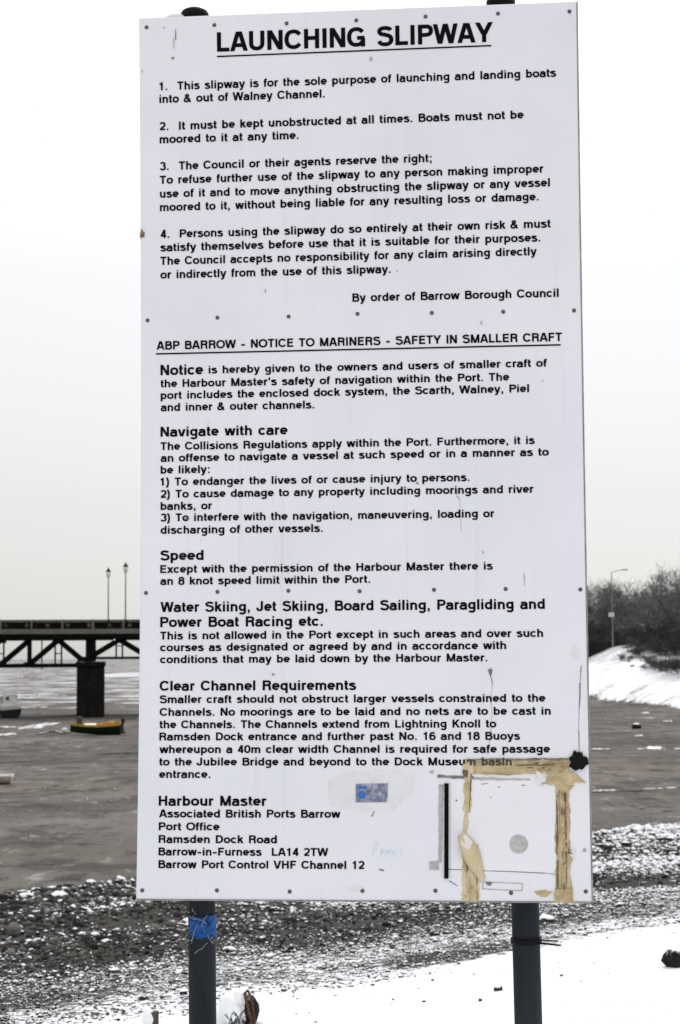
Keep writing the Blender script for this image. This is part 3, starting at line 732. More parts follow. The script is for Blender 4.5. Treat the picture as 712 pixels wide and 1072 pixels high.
# ---------------------------------------------------------------- lettering
# A monoline grotesque drawn stroke by stroke (unit = capital height).
HW, HH, XH = .117, .099, .735
TT, BB, XT = 1-HH, HH, XH-HH
def arc(cx, cy, rx, ry, a0, a1, n=2.35, k=None):
    k = k or max(4, int(abs(a1-a0)/15))
    out = []
    for i in range(k+1):
        a = math.radians(a0+(a1-a0)*i/k); c, s = math.cos(a), math.sin(a)
        out.append((cx+rx*math.copysign(abs(c)**(2/n), c), cy+ry*math.copysign(abs(s)**(2/n), s)))
    return out
def D(x0, y0, x1, y1, w=1.0):           # slanted bar with level ends
    h = HW*w/max(.3, math.sin(math.atan2(abs(y1-y0), abs(x1-x0))))
    return ('D', [(x0-h, y0), (x0+h, y0), (x1+h, y1), (x1-h, y1)])
def V(x, y0, y1): return ('D', [(x-HW, y0), (x+HW, y0), (x+HW, y1), (x-HW, y1)])
def Hb(x0, x1, y): return ('D', [(x0, y-HH), (x1, y-HH), (x1, y+HH), (x0, y+HH)])
def S(*pts): return ('S', [p for q in pts for p in (q if isinstance(q, list) else [q])])
def dot(x, y): return ('D', [(x-.098, y), (x+.098, y), (x+.098, y+.19), (x-.098, y+.19)])
def stem_l(l=.18): return V(l, 0, XH)
G = {}
def glyph(ch, adv, *st): G[ch] = (adv, st)
glyph(' ', .53)
glyph('A', .95, D(.10, 0, .43, 1), D(.85, 0, .52, 1), Hb(.22, .73, .30))
glyph('B', .94, V(.19, 0, 1), S((.19, TT), (.52, TT), arc(.52, .735, .24, TT-.735, 90, -90)[1:], (.19, .545)), S((.19, .53), (.55, .53), arc(.55, .303, .27, .53-.303, 90, -90)[1:], (.19, BB)))
glyph('C', .99, S(arc(.51, .5, .39, TT-.5, 32, 328, 2.3)))
glyph('D', .99, V(.19, 0, 1), S((.19, TT), (.46, TT), arc(.46, .5, .38, TT-.5, 90, -90)[1:], (.19, BB)))
glyph('E', .90, V(.19, 0, 1), Hb(.19, .81, TT), Hb(.19, .77, .52), Hb(.19, .83, BB))
glyph('F', .84, V(.19, 0, 1), Hb(.19, .79, TT), Hb(.19, .72, .50))
glyph('G', 1.06, S(arc(.52, .5, .40, TT-.5, 34, 340, 2.3)), V(.89, 0, .45), Hb(.56, .97, .45))
glyph('H', .99, V(.19, 0, 1), V(.80, 0, 1), Hb(.19, .80, .53))
glyph('I', .39, V(.195, 0, 1))
glyph('J', .74, S((.54, 1), (.54, .33), arc(.315, .31, .225, .31-BB, 0, -180), (.09, .36)))
glyph('K', .97, V(.19, 0, 1), D(.24, .36, .80, 1), D(.83, 0, .44, .58))
glyph('L', .80, V(.19, 0, 1), Hb(.19, .77, BB))
glyph('M', 1.17, V(.18, 0, 1), V(.99, 0, 1), D(.20, 1, .585, 0), D(.97, 1, .585, 0))
glyph('N', .99, V(.18, 0, 1), V(.81, 0, 1), D(.19, 1, .80, 0))
glyph('O', 1.08, S(arc(.54, .5, .43, TT-.5, 0, 360, 2.25)))
glyph('P', .90, V(.19, 0, 1), S((.19, TT), (.52, TT), arc(.52, .69, .27, TT-.69, 90, -90)[1:], (.19, .456)))
glyph('Q', 1.08, S(arc(.54, .5, .43, TT-.5, 0, 360, 2.25)), D(.90, 0, .62, .28))
glyph('R', .97, V(.19, 0, 1), S((.19, TT), (.54, TT), arc(.54, .715, .26, TT-.715, 90, -90)[1:], (.19, .505)), S((.52, .505), arc(.58, .335, .185, .17, 80, 0), (.785, .12), (.83, 0)))
glyph('S', .92, S(arc(.46, .735, .315, TT-.735, 14, 262, 2.3), arc(.46, .305, .34, .235, 80, -168, 2.3)))
glyph('T', .85, V(.425, 0, 1), Hb(.04, .81, TT))
glyph('U', .99, S((.18, 1), (.18, .40), arc(.495, .39, .315, .39-BB, 180, 360), (.81, 1)))
glyph('V', .92, D(.10, 1, .42, 0), D(.82, 1, .50, 0))
glyph('W', 1.30, D(.09, 1, .34, 0), D(.63, 1, .36, 0), D(.67, 1, .94, 0), D(1.21, 1, .96, 0))
glyph('X', .92, D(.12, 0, .80, 1), D(.80, 0, .12, 1))
glyph('Y', .92, D(.10, 1, .44, .40), D(.82, 1, .48, .40), V(.46, 0, .44))
glyph('Z', .85, Hb(.08, .77, TT), Hb(.06, .79, BB), D(.16, .10, .69, .90))
glyph('a', .78, S(arc(.37, .47, .245, XT-.47, 165, 0), (.615, .18), (.65, 0)), S((.615, .42), (.45, .405), arc(.30, .235, .19, .165, 90, 270), (.42, .075), (.56, .14), (.615, .25)))
glyph('b', .83, V(.175, 0, 1), S(arc(.43, XH/2, .255, XT-XH/2, 0, 360)))
glyph('c', .75, S(arc(.385, XH/2, .275, XT-XH/2, 38, 322)))
glyph('d', .83, V(.655, 0, 1), S(arc(.40, XH/2, .255, XT-XH/2, 0, 360)))
glyph('e', .78, S((.12, .375), (.645, .375), arc(.39, XH/2+.01, .265, XT-XH/2-.01, 0, 318)))
glyph('f', .43, S((.19, 0), (.19, .74), arc(.36, .79, .17, TT-.79, 180, 95), (.43, TT)), Hb(.03, .40, XT))
glyph('g', .83, S(arc(.40, XH/2+.02, .255, XT-XH/2-.02, 0, 360)), S((.655, XH), (.655, -.02), arc(.40, -.03, .255, .19, 0, -160)))
glyph('h', .82, V(.175, 0, 1), S((.175, .42), arc(.41, .42, .235, XT-.42, 180, 0), (.645, 0)))
glyph('i', .37, V(.185, 0, XH), ('D', [(.1, .83), (.27, .83), (.27, 1), (.1, 1)]))
glyph('j', .37, S((.185, XH), (.185, -.09), (.15, -.19), (.03, -.21)), ('D', [(.1, .83), (.27, .83), (.27, 1), (.1, 1)]))
glyph('k', .76, V(.175, 0, 1), D(.23, .27, .60, XH), D(.65, 0, .38, .46))
glyph('l', .37, V(.185, 0, 1))
glyph('m', 1.22, V(.175, 0, XH), S((.175, .44), arc(.395, .44, .215, XT-.44, 180, 0), (.61, 0)), S((.61, .44), arc(.83, .44, .215, XT-.44, 180, 0), (1.045, 0)))
glyph('n', .82, V(.175, 0, XH), S((.175, .42), arc(.41, .42, .235, XT-.42, 180, 0), (.645, 0)))
glyph('o', .82, S(arc(.41, XH/2, .29, XT-XH/2, 0, 360)))
glyph('p', .83, V(.175, -.28, XH), S(arc(.43, XH/2, .255, XT-XH/2, 0, 360)))
glyph('q', .83, V(.655, -.28, XH), S(arc(.40, XH/2, .255, XT-XH/2, 0, 360)))
glyph('r', .52, V(.175, 0, XH), S((.175, .40), arc(.40, .44, .225, XT-.44, 180, 90), (.50, XT)))
glyph('s', .74, S(arc(.365, .535, .235, XT-.535, 12, 262), arc(.365, .225, .255, .15, 80, -168)))
glyph('t', .44, S((.19, .93), (.19, .20), arc(.34, .19, .15, .19-BB, 180, 265), (.42, BB)), Hb(.03, .41, XT))
glyph('u', .82, V(.645, 0, XH), S((.175, XH), (.175, .32), arc(.41, .32, .235, .32-BB, 180, 360)))
glyph('v', .75, D(.10, XH, .34, 0), D(.65, XH, .41, 0))
glyph('w', 1.06, D(.09, XH, .28, 0), D(.51, XH, .31, 0), D(.55, XH, .75, 0), D(.97, XH, .78, 0))
glyph('x', .75, D(.11, 0, .64, XH), D(.64, 0, .11, XH))
glyph('y', .75, D(.10, XH, .36, .03), S((.655, XH), (.40, .02), (.33, -.14), (.23, -.205), (.10, -.20)))
glyph('z', .68, Hb(.07, .61, XT), Hb(.05, .63, BB), D(.15, .10, .53, .62))
glyph('0', .77, S(arc(.385, .5, .275, TT-.5, 0, 360)))
glyph('1', .77, V(.42, 0, 1), Hb(.13, .42, .76))
glyph('2', .77, S(arc(.385, .68, .265, TT-.68, 165, -25), (.52, .42), (.24, .24), (.15, .09)), Hb(.06, .70, BB))
glyph('3', .77, S(arc(.37, .725, .245, TT-.725, 165, -80)), S(arc(.37, .30, .275, .23, 85, -165)))
glyph('4', .77, V(.53, 0, 1), Hb(.04, .74, .27), D(.13, .26, .50, .98))
glyph('6', .77, S(arc(.39, .32, .27, .245, 0, 360)), S((.12, .36), arc(.40, .52, .28, TT-.52, 180, 40)))
glyph('8', .77, S(arc(.385, .73, .235, TT-.73, 0, 360)), S(arc(.385, .30, .275, .235, 0, 360)))
glyph('.', .39, dot(.195, 0))
glyph(',', .39, dot(.195, 0), D(.16, -.17, .24, .04, .7))
glyph(':', .45, dot(.225, 0), dot(.225, .54))
glyph(';', .45, dot(.225, 0), D(.19, -.17, .27, .04, .7), dot(.225, .54))
glyph("'", .36, D(.18, .64, .18, 1, .9))
glyph('-', .62, Hb(.08, .54, .36))
glyph('(', .46, S((.38, 1.02), (.22, .72), (.18, .38), (.22, .04), (.38, -.26)))
glyph(')', .46, S((.08, 1.02), (.24, .72), (.28, .38), (.24, .04), (.08, -.26)))
glyph('&', .97, S((.86, .02), (.30, .62), arc(.42, .76, .16, TT-.76, 200, 0), (.56, .68), (.30, .49), arc(.36, .28, .25, .205, 115, 290), (.66, .22), (.76, .47)))

def stroke_quads(pts):
    closed = abs(pts[0][0]-pts[-1][0])+abs(pts[0][1]-pts[-1][1]) < 1e-6
    p = [pts[0]]
    for q in pts[1:]:
        if abs(q[0]-p[-1][0])+abs(q[1]-p[-1][1]) > 1e-4: p.append(q)
    n = len(p); L = []; R = []
    for i in range(n):
        a = p[i-1] if i > 0 else (p[-2] if closed else p[0])
        b = p[i+1] if i < n-1 else (p[1] if closed else p[-1])
        c = p[i]
        def nrm(u, v):
            dx, dy = v[0]-u[0], v[1]-u[1]; l = math.hypot(dx, dy)
            return (-dy/l, dx/l) if l > 1e-9 else None
        n1, n2 = nrm(a, c), nrm(c, b)
        n1 = n1 or n2; n2 = n2 or n1
        mx, my = n1[0]+n2[0], n1[1]+n2[1]; l2 = mx*mx+my*my
        if l2 < .2: m = n1
        else: m = (2*mx/l2, 2*my/l2)
        L.append((c[0]+m[0]*HW, c[1]+m[1]*HH)); R.append((c[0]-m[0]*HW, c[1]-m[1]*HH))
    return [[R[i], R[i+1], L[i+1], L[i]] for i in range(n-1)]

GQ = {}
for ch, (adv, st) in G.items():
    q = []
    for kind, pts in st:
        q += [pts] if kind == 'D' else stroke_quads(pts)
    GQ[ch] = (adv, q)
def text_quads(txt, track=.03):
    x = 0; out = []; lo, hi = 9e9, -9e9
    for ch in txt:
        adv, q = GQ[ch]
        for quad in q:
            out.append([(x+a, b) for a, b in quad])
            lo = min(lo, min(x+a for a, b in quad)); hi = max(hi, max(x+a for a, b in quad))
        x += adv+track
    return out, lo, hi

LINES = [
    ('title', 'LAUNCHING SLIPWAY', -0.3891, 2.3367, 0.3804, 0.0546),
    ('clause', '1.  This slipway is for the sole purpose of launching and landing boats', -0.5529, 2.2342, 0.5517, 0.0232),
    ('clause', 'into & out of Walney Channel.', -0.5538, 2.1985, -0.0883, 0.0235),
    ('clause', '2.  It must be kept unobstructed at all times. Boats must not be', -0.5539, 2.1219, 0.4614, 0.0233),
    ('clause', 'moored to it at any time.', -0.5542, 2.0851, -0.1627, 0.0236),
    ('clause', '3.  The Council or their agents reserve the right;', -0.5540, 2.0095, 0.2073, 0.0234),
    ('clause', 'To refuse further use of the slipway to any person making improper', -0.5543, 1.9708, 0.5131, 0.0233),
    ('clause', 'use of it and to move anything obstructing the slipway or any vessel', -0.5545, 1.9320, 0.5303, 0.0233),
    ('clause', 'moored to it, without being liable for any resulting loss or damage.', -0.5548, 1.8941, 0.4985, 0.0233),
    ('clause', '4.  Persons using the slipway do so entirely at their own risk & must', -0.5538, 1.8185, 0.5305, 0.0233),
    ('clause', 'satisfy themselves before use that it is suitable for their purposes.', -0.5540, 1.7808, 0.5016, 0.0233),
    ('clause', 'The Council accepts no responsibility for any claim arising directly', -0.5542, 1.7429, 0.4917, 0.0233),
    ('clause', 'or indirectly from the use of this slipway.', -0.5543, 1.7042, 0.0898, 0.0235),
    ('signature', 'By order of Barrow Borough Council', -0.0168, 1.6266, 0.5498, 0.0233),
    ('subtitle', 'ABP BARROW - NOTICE TO MARINERS - SAFETY IN SMALLER CRAFT', -0.5656, 1.5046, 0.5567, 0.0238),
    ('notice', 'Notice', -0.5549, 1.4328, -0.4342, 0.0292),
    ('notice', 'is hereby given to the owners and users of smaller craft of', -0.4191, 1.4349, 0.5147, 0.0222),
    ('notice', "the Harbour Master's safety of navigation within the Port. The", -0.5541, 1.3987, 0.4121, 0.0222),
    ('notice', 'port includes the enclosed dock system, the Scarth, Walney, Piel', -0.5541, 1.3658, 0.4655, 0.0222),
    ('notice', 'and inner & outer channels.', -0.5541, 1.3321, -0.1249, 0.0224),
    ('navigate', 'Navigate with care', -0.5548, 1.2608, -0.1988, 0.0277),
    ('navigate', 'The Collisions Regulations apply within the Port. Furthermore, it is', -0.5542, 1.2234, 0.4789, 0.0221),
    ('navigate', 'an offense to navigate a vessel at such speed or in a manner as to', -0.5541, 1.1906, 0.5165, 0.0221),
    ('navigate', 'be likely:', -0.5541, 1.1575, -0.4167, 0.0223),
    ('navigate', '1) To endanger the lives of or cause injury to persons.', -0.5540, 1.1243, 0.2999, 0.0221),
    ('navigate', '2) To cause damage to any property including moorings and river', -0.5539, 1.0900, 0.4734, 0.0221),
    ('navigate', 'banks, or', -0.5537, 1.0565, -0.4100, 0.0223),
    ('navigate', '3) To interfere with the navigation, maneuvering, loading or', -0.5536, 1.0246, 0.3661, 0.0221),
    ('navigate', 'discharging of other vessels.', -0.5535, 0.9902, -0.1031, 0.0222),
    ('speed', 'Speed', -0.5536, 0.9169, -0.4331, 0.0275),
    ('speed', 'Except with the permission of the Harbour Master there is', -0.5539, 0.8818, 0.3604, 0.0220),
    ('speed', 'an 8 knot speed limit within the Port.', -0.5537, 0.8491, 0.0263, 0.0220),
    ('skiing', 'Water Skiing, Jet Skiing, Board Sailing, Paragliding and', -0.5527, 0.7743, 0.4991, 0.0278),
    ('skiing', 'Power Boat Racing etc.', -0.5529, 0.7328, -0.1039, 0.0280),
    ('skiing', 'This is not allowed in the Port except in such areas and over such', -0.5527, 0.6988, 0.4933, 0.0218),
    ('skiing', 'courses as designated or agreed by and in accordance with', -0.5529, 0.6666, 0.3937, 0.0218),
    ('skiing', 'conditions that may be laid down by the Harbour Master.', -0.5526, 0.6339, 0.3424, 0.0217),
    ('channel', 'Clear Channel Requirements', -0.5530, 0.5588, -0.0128, 0.0272),
    ('channel', 'Smaller craft should not obstruct larger vessels constrained to the', -0.5527, 0.5250, 0.4969, 0.0216),
    ('channel', 'Channels. No moorings are to be laid and no nets are to be cast in', -0.5523, 0.4905, 0.5104, 0.0216),
    ('channel', 'the Channels. The Channels extend from Lightning Knoll to', -0.5520, 0.4568, 0.3645, 0.0216),
    ('channel', 'Ramsden Dock entrance and further past No. 16 and 18 Buoys', -0.5524, 0.4240, 0.4276, 0.0215),
    ('channel', 'whereupon a 40m clear width Channel is required for safe passage', -0.5520, 0.3897, 0.5069, 0.0215),
    ('channel', 'to the Jubilee Bridge and beyond to the Dock Museum basin', -0.5516, 0.3562, 0.4042, 0.0214),
    ('channel', 'entrance.', -0.5517, 0.3228, -0.4111, 0.0216),
    ('master', 'Harbour Master', -0.5521, 0.2485, -0.2574, 0.0268),
    ('master', 'Associated British Ports Barrow', -0.5508, 0.2171, -0.0563, 0.0214),
    ('master', 'Port Office', -0.5509, 0.1829, -0.3842, 0.0214),
    ('master', 'Ramsden Dock Road', -0.5507, 0.1491, -0.2281, 0.0213),
    ('master', 'Barrow-in-Furness  LA14 2TW', -0.5507, 0.1161, -0.0890, 0.0212),
    ('master', 'Barrow Port Control VHF Channel 12', -0.5502, 0.0824, 0.0083, 0.0212),
]
secs = {}
for sec, txt, x0, v0, x1, cap in LINES:
    q, lo, hi = text_quads(txt); sx_ = (x1-x0)/(hi-lo)
    for i, quad in enumerate(q):
        taped = txt.startswith('to the Jubilee') and x0+(quad[0][0]-lo)*sx_ > (0.2874, 0.3595)[0]
        mb = secs.setdefault('taped' if taped else sec, MB())
        vv = [pw(x0+(a-lo)*sx_, v0+b*cap, .0010+(.0022 if taped else 0)+.00002*(i % 9)) for a, b in quad]
        mb.add(vv, [(0, 1, 2, 3)])
def rule(mb, x0, v0, x1, v1, t):
    n = 6
    for i in range(n):
        a, b = i/n, (i+1)/n
        mb.add([pw(x0+(x1-x0)*a, v0+(v1-v0)*a-t/2, .0012), pw(x0+(x1-x0)*b, v0+(v1-v0)*b-t/2, .0012), pw(x0+(x1-x0)*b, v0+(v1-v0)*b+t/2, .0012), pw(x0+(x1-x0)*a, v0+(v1-v0)*a+t/2, .0012)], [(0, 1, 2, 3)])
rule(secs['title'], *(-0.3893, 2.3236), *(0.3753, 2.3263), .0042)
rule(secs['subtitle'], *(-0.5675, 1.4931), *(0.5530, 1.4943), .0042)
NM = {'title': 'title_lettering', 'subtitle': 'subtitle_lettering'}
for sec, mb in secs.items(): mb.build(NM.get(sec, 'paragraph_lettering'), M['ink_taped' if sec == 'taped' else 'ink'], board)

# screws: seven across, four rows
scr = MB().lathe([(.0052, 0), (.0058, .0008), (.005, .0022), (.002, .003)], n=10)
scr.v = [(x, -z, y) for x, y, z in scr.v]
first = None
for vv in ((-0.2015, 0.0082)[1]+.016, (-0.2033, 0.8284)[1], (-0.2005, 1.5909)[1], H_-.028):
    for i in range(7):
        xx = -W_/2+.019+(W_-.036)*i/6
        if first is None: o = first = scr.build('screw', M['screw'], board, smooth=True)
        else: o = first.copy(); col.objects.link(o)
        o.location = pw(xx+random.Random(int(vv*900)+i).uniform(-.004, .004), vv+random.Random(i+int(vv*700)).uniform(-.003, .003), -.0002)

# worn corner: old tape, glue, scratches
def poly(name, pts, m, d=.0012, t=.0006):
    n = len(pts); v = [pw(x, v_, d+t) for x, v_ in pts]+[pw(x, v_, 0) for x, v_ in pts]
    f = [tuple(range(n))]+[(i, i+n, (i+1) % n+n, (i+1) % n) for i in range(n)]
    me = MB().add(v, f); return me.build(name, M[m], board)
def strip(name, a, b, wa, wb, m, seed, d=.0012, jag=.12, n=40):
    rr = random.Random(seed); L = []; Rr = []
    dx, dv = b[0]-a[0], b[1]-a[1]; l = math.hypot(dx, dv); nx, nv2 = -dv/l, dx/l
    jl = jr = 0
    for i in range(n+1):
        t = i/n; w_ = (wa+(wb-wa)*t)/2; jl = jl*.75+rr.gauss(0, jag*.45); jr = jr*.75+rr.gauss(0, jag*.45)
        c = (a[0]+dx*t, a[1]+dv*t)
        L.append((c[0]+nx*w_*(1+jl), c[1]+nv2*w_*(1+jl))); Rr.append((c[0]-nx*w_*(1+jr), c[1]-nv2*w_*(1+jr)))
    mb = MB()
    for i in range(n):
        k = rr.uniform(0, .0004)
        v = [pw(*L[i], d), pw(*L[i+1], d), pw(*Rr[i+1], d), pw(*Rr[i], d), pw(*L[i], 0), pw(*L[i+1], 0), pw(*Rr[i+1], 0), pw(*Rr[i], 0)]
        mb.add(v, [(3, 2, 1, 0), (0, 1, 5, 4), (2, 3, 7, 6)])
    return mb.build(name, M[m], board)
def blot(name, c, rx, rv, m, seed, d=.0015, n=34, jag=.25):
    rr = random.Random(seed); ph = [rr.uniform(0, 6.28) for _ in range(5)]
    pts = []
    for i in range(n):
        a = 2*math.pi*i/n; k = 1+jag*(.5*math.sin(3*a+ph[0])+.4*math.sin(5*a+ph[1])+.4*math.sin(8*a+ph[2]))+rr.gauss(0, jag*.25)
        pts.append((c[0]+rx*k*math.cos(a), c[1]+rv*k*math.sin(a)))
    return poly(name, pts, m, d)
P = .0026                                   # metres of board per photograph pixel, for sizes only
poly('clean_patch', [(0.2409, 0.3190), (0.5286, 0.3265), (0.5217, 0.0742), (0.2386, 0.0679)], 'patch', .0003, .0003)
poly('faded_patch', [(-0.0912, 0.3139), (-0.0420, 0.3393), (0.1077, 0.3443), (0.1487, 0.3291), (0.1382, 0.2835), (0.0866, 0.2379), (-0.0163, 0.2327), (-0.0860, 0.2529)], 'residue_pale', .0003, .0003)
strip('brown_tape', (0.2796, 0.3506), (0.5570, 0.3542), 14*P, 17*P, 'tape', 1, .0018)
strip('brown_tape', (0.2798, 0.3658), (0.5775, 0.3681), 5*P, 5*P, 'tape', 2, .0024, .2)
strip('brown_tape', (0.2887, 0.3595), (0.2822, 0.2332), 10*P, 8*P, 'tape_pale', 3, .0020, .2)
strip('brown_tape', (0.2825, 0.2357), (0.2764, 0.1679), 6*P, 4*P, 'tape_pale', 33, .0017, .3)
strip('grime_line', (0.2961, 0.3341), (0.2886, 0.2332), 1.0*P, .8*P, 'grime_brown', 45, .0030, .5, 20)
strip('grime_line', (0.3053, 0.1330), (0.3089, 0.0037), 1.0*P, 1.0*P, 'grime_brown', 46, .0030, .5, 20)
strip('brown_tape', (0.5366, 0.3467), (0.5366, -0.0023), 14*P, 16*P, 'tape_v', 4, .0020, .17, 60)
strip('grime_line', (0.5228, 0.2787), (0.5209, 0.0346), 1.3*P, 1.8*P, 'grime_brown', 14, .0030, .5, 50)
strip('grime_line', (0.2850, 0.3716), (0.5624, 0.3731), 1.6*P, 1.8*P, 'dirt', 41, .0030, .5, 50)
strip('grime_line', (0.4149, 0.3561), (0.5165, 0.3580), 1.0*P, 1.4*P, 'grime_brown', 42, .0030, .5, 50)
strip('grime_line', (0.5456, 0.2838), (0.5438, 0.0471), 1.5*P, 1.0*P, 'grime_brown', 43, .0030, .5, 50)
strip('grime_line', (0.2808, 0.3443), (0.2793, 0.3240), 6*P, 3*P, 'grime_brown', 44, .0032, .5, 12)
poly('brown_tape', [(0.5009, 0.3316), (0.5288, 0.3366), (0.5668, 0.3391), (0.5687, 0.3039), (0.5558, 0.2888), (0.5405, 0.2813), (0.5255, 0.2913), (0.5182, 0.3064), (0.5055, 0.3039), (0.4929, 0.3089), (0.4827, 0.3039), (0.4906, 0.3215)], 'tape', .0026)
blot('pale_scuff', (0.4804, 0.3215), 5*P, 7*P, 'residue_pale', 51, .0029, 26, .35)
poly('brown_tape', [(0.5593, 0.3441), (0.5818, 0.3290), (0.6004, 0.3102), (0.5588, 0.3127)], 'tape', .0030)
poly('brown_tape', [(0.5134, 0.0345), (0.5611, 0.0373), (0.5604, -0.0022), (0.5102, -0.0025)], 'tape', .0028)
strip('brown_tape', (0.2915, 0.1480), (0.2911, -0.0026), 17*P, 17*P, 'tape_pale', 5, .0020, .08)
# the peeling end of the lower left strip curls off the sheet
cu = MB(); m_ = 12; vv = []
for i in range(m_+1):
    t = i/m_; a_ = (0.2651, 0.1779); b_ = (0.3221, 0.0559); cx_ = a_[0]+(b_[0]-a_[0])*t; cv_ = a_[1]+(b_[1]-a_[1])*t
    lift = .003+.030*(1-t)**1.5; hw = .012+.016*math.sin(math.pi*min(1, t*1.1))*1.0
    vv += [pw(cx_-hw*.55, cv_-hw*.5, lift*.7+.002), pw(cx_, cv_, lift+.003), pw(cx_+hw*.75, cv_+hw*.55, lift*.35+.001)]
ff = [(i*3+j, i*3+j+1, i*3+4+j, i*3+3+j) for i in range(m_) for j in (0, 1)]
cu.add(vv, ff); co_ = cu.build('peeling_tape', M['tape_pale'], board, smooth=True)
poly('brown_tape', [(0.2625, 0.1704), (0.2803, 0.1767), (0.2979, 0.1555), (0.2875, 0.1354), (0.2699, 0.1479)], 'tape_white', .0270, .001)  # white piece over the raised end of the curl
sd = co_.modifiers.new('thick', 'SOLIDIFY'); sd.thickness = .001
blot('black_blot', (0.5813, 0.3668), 9.5*P, 9*P, 'cap', 7, .006, 64, .17)
blot('black_blot', (0.5727, 0.3845), 2.5*P, 4*P, 'cap', 17, .004, 20, .12)
poly('black_strip', [(0.2237, 0.3088), (0.2352, 0.3088), (0.2324, 0.0592), (0.2212, 0.0591)], 'ink', .003, .003)
strip('grey_residue', (0.2152, 0.3063), (0.2104, 0.1002), 4.5*P, 3.5*P, 'residue', 8, .0010, .2)
poly('grey_residue', [(0.1817, 0.1038), (0.2071, 0.1052), (0.2069, 0.0815), (0.1815, 0.0813)], 'residue', .001)
strip('grime_line', (0.2052, 0.3278), (0.3023, 0.3240), 3*P, 3*P, 'dirt', 9, .0012, .3)
strip('grime_line', (0.3023, 0.3215), (0.4525, 0.3190), 3.4*P, 2*P, 'residue', 10, .0012, .3)
strip('grime_line', (0.2336, 0.0828), (0.4890, 0.0740), .9*P, .7*P, 'dirt', 11, .0010, .3)
strip('grime_line', (0.4890, 0.0740), (0.5266, 0.0692), .8*P, .8*P, 'residue', 12, .0010, .3)
blot('grey_disc', (0.4195, 0.1496), 9.6*P, 9.6*P, 'disc', 3, .0012, 30, .02)
strip('tape_wear', (0.2711, 0.1429), (0.2912, 0.0012), 3.0*P, 4.5*P, 'tape_v', 61, .0027, .5, 30)
ring_ = [(0.3246, 0.0509), (0.4281, 0.0465), (0.4265, 0.0279), (0.3219, 0.0323), (0.3246, 0.0509)]
for a, b in zip(ring_[:-1], ring_[1:]): strip('label_outline', a, b, 1.0*P, .9*P, 'residue', 13, .001, .3, 8)
blot('black_scuff', (0.3397, 0.0460), 3.0*P, 1.8*P, 'dirt', 22)
blot('brown_tape', (0.4831, 0.0220), 7.5*P, 3.4*P, 'tape', 15, .0014, 20, .3)
for a, b, w_ in (((0.3218, 0.2433), (0.3489, 0.2736), 1.4), ((0.3522, 0.2358), (0.3766, 0.2509), 1.0), ((0.2884, 0.2207), (0.3030, 0.1580), .9), ((0.2334, 0.0529), (0.2561, 0.0394), 1.0), ((0.0274, 0.2202), (0.0352, 0.2341), 1.1), ((0.0475, 0.0820), (0.0603, 0.0783), 1.8),
                 ((0.3734, 0.2988), (0.3657, 0.2988), .9), ((0.3225, 0.3063), (0.3404, 0.3089), .9), ((0.4294, 0.3038), (0.4395, 0.3038), 1.1)):
    strip('scratch', a, b, w_*P, w_*.7*P, 'dirt', int(a[0]*9999) % 97, .0009, .2, 6)
for pts, w_ in (([(0.3519, 0.6169), (0.3504, 0.5990), (0.3552, 0.5733), (0.3509, 0.5324), (0.3529, 0.4916), (0.3484, 0.4355), (0.3413, 0.3848)], 1.0), ([(0.5936, 0.6207), (0.5902, 0.5748), (0.5862, 0.5111), (0.5835, 0.4477), (0.5843, 0.3946)], 1.3), ([(0.2697, 1.1031), (0.2643, 1.0848), (0.2733, 1.0742), (0.2741, 1.0297), (0.2762, 0.9879)], .7)):
    for i, (a, b) in enumerate(zip(pts[:-1], pts[1:])): strip('crack', a, b, w_*P*(.65+.3*(i % 2)), w_*P*(.3+.4*(i % 3 == 1)), 'dirt' if w_ > 1.1 or i == 1 else 'residue', 31+i, .0009, .5, 14)
blot('black_scuff', (0.3505, 0.6067), 2.0*P, 3.2*P, 'dirt', 23)
blot('pale_scuff', (0.5777, 0.6566), 4.5*P, 6*P, 'residue_pale', 24, .0006)
blot('rust_mark', (-0.6058, 1.8317), 2.6*P, 4.2*P, 'rust', 25, .0014, 24, .4)
for i, (a, m_2, rx, rv) in enumerate([((-0.5145, 2.3236), 'rust', 1.5, 1.3), ((-0.5056, 2.3875), 'rust', .5, 6), ((-0.5113, 2.3663), 'residue', .5, 6), ((-0.5379, 2.4101), 'residue', 1.2, .8), ((0.0421, 2.3010), 'residue', 1.8, 2.2), ((-0.6017, 2.2891), 'residue', 1.0, 1.0),
        ((0.1078, 1.7097), 'residue', .9, .9), ((-0.2588, 1.6618), 'residue', .8, 2), ((0.3378, 1.5600), 'residue', 1.1, 2.0), ((0.5022, 1.3957), 'residue', .9, .9), ((0.1578, 1.1205), 'dirt', 1.2, 1.2), ((-0.2400, 0.6020), 'dirt', 1.4, 1.0),
        ((0.4452, 0.8560), 'residue', .5, 6), ((0.2557, 0.2634), 'dirt', .9, .9), ((0.1899, 0.3392), 'residue', 2.2, 1.6), ((0.3352, 0.9299), 'residue', 1.0, 1.4), ((0.5931, 0.1340), 'residue', 1.6, 2), ((0.5628, 0.1264), 'residue_pale', 4, 5),
        ((-0.0166, 0.0317), 'residue_pale', 8, 2.5), ((-0.4207, 1.2992), 'residue_pale', 2, 2), ((-0.4418, 0.9703), 'residue', .6, .6), ((-0.4793, 1.0316), 'dirt', 2.4, 1.0), ((-0.3014, 0.2501), 'residue', 1.2, 1.0), ((-0.0860, 0.2935), 'residue', .5, .5)]):
    blot('speck', a, rx*P, rv*P, m_2, 60+i, .0014, 14, .3)
rr = random.Random(12)
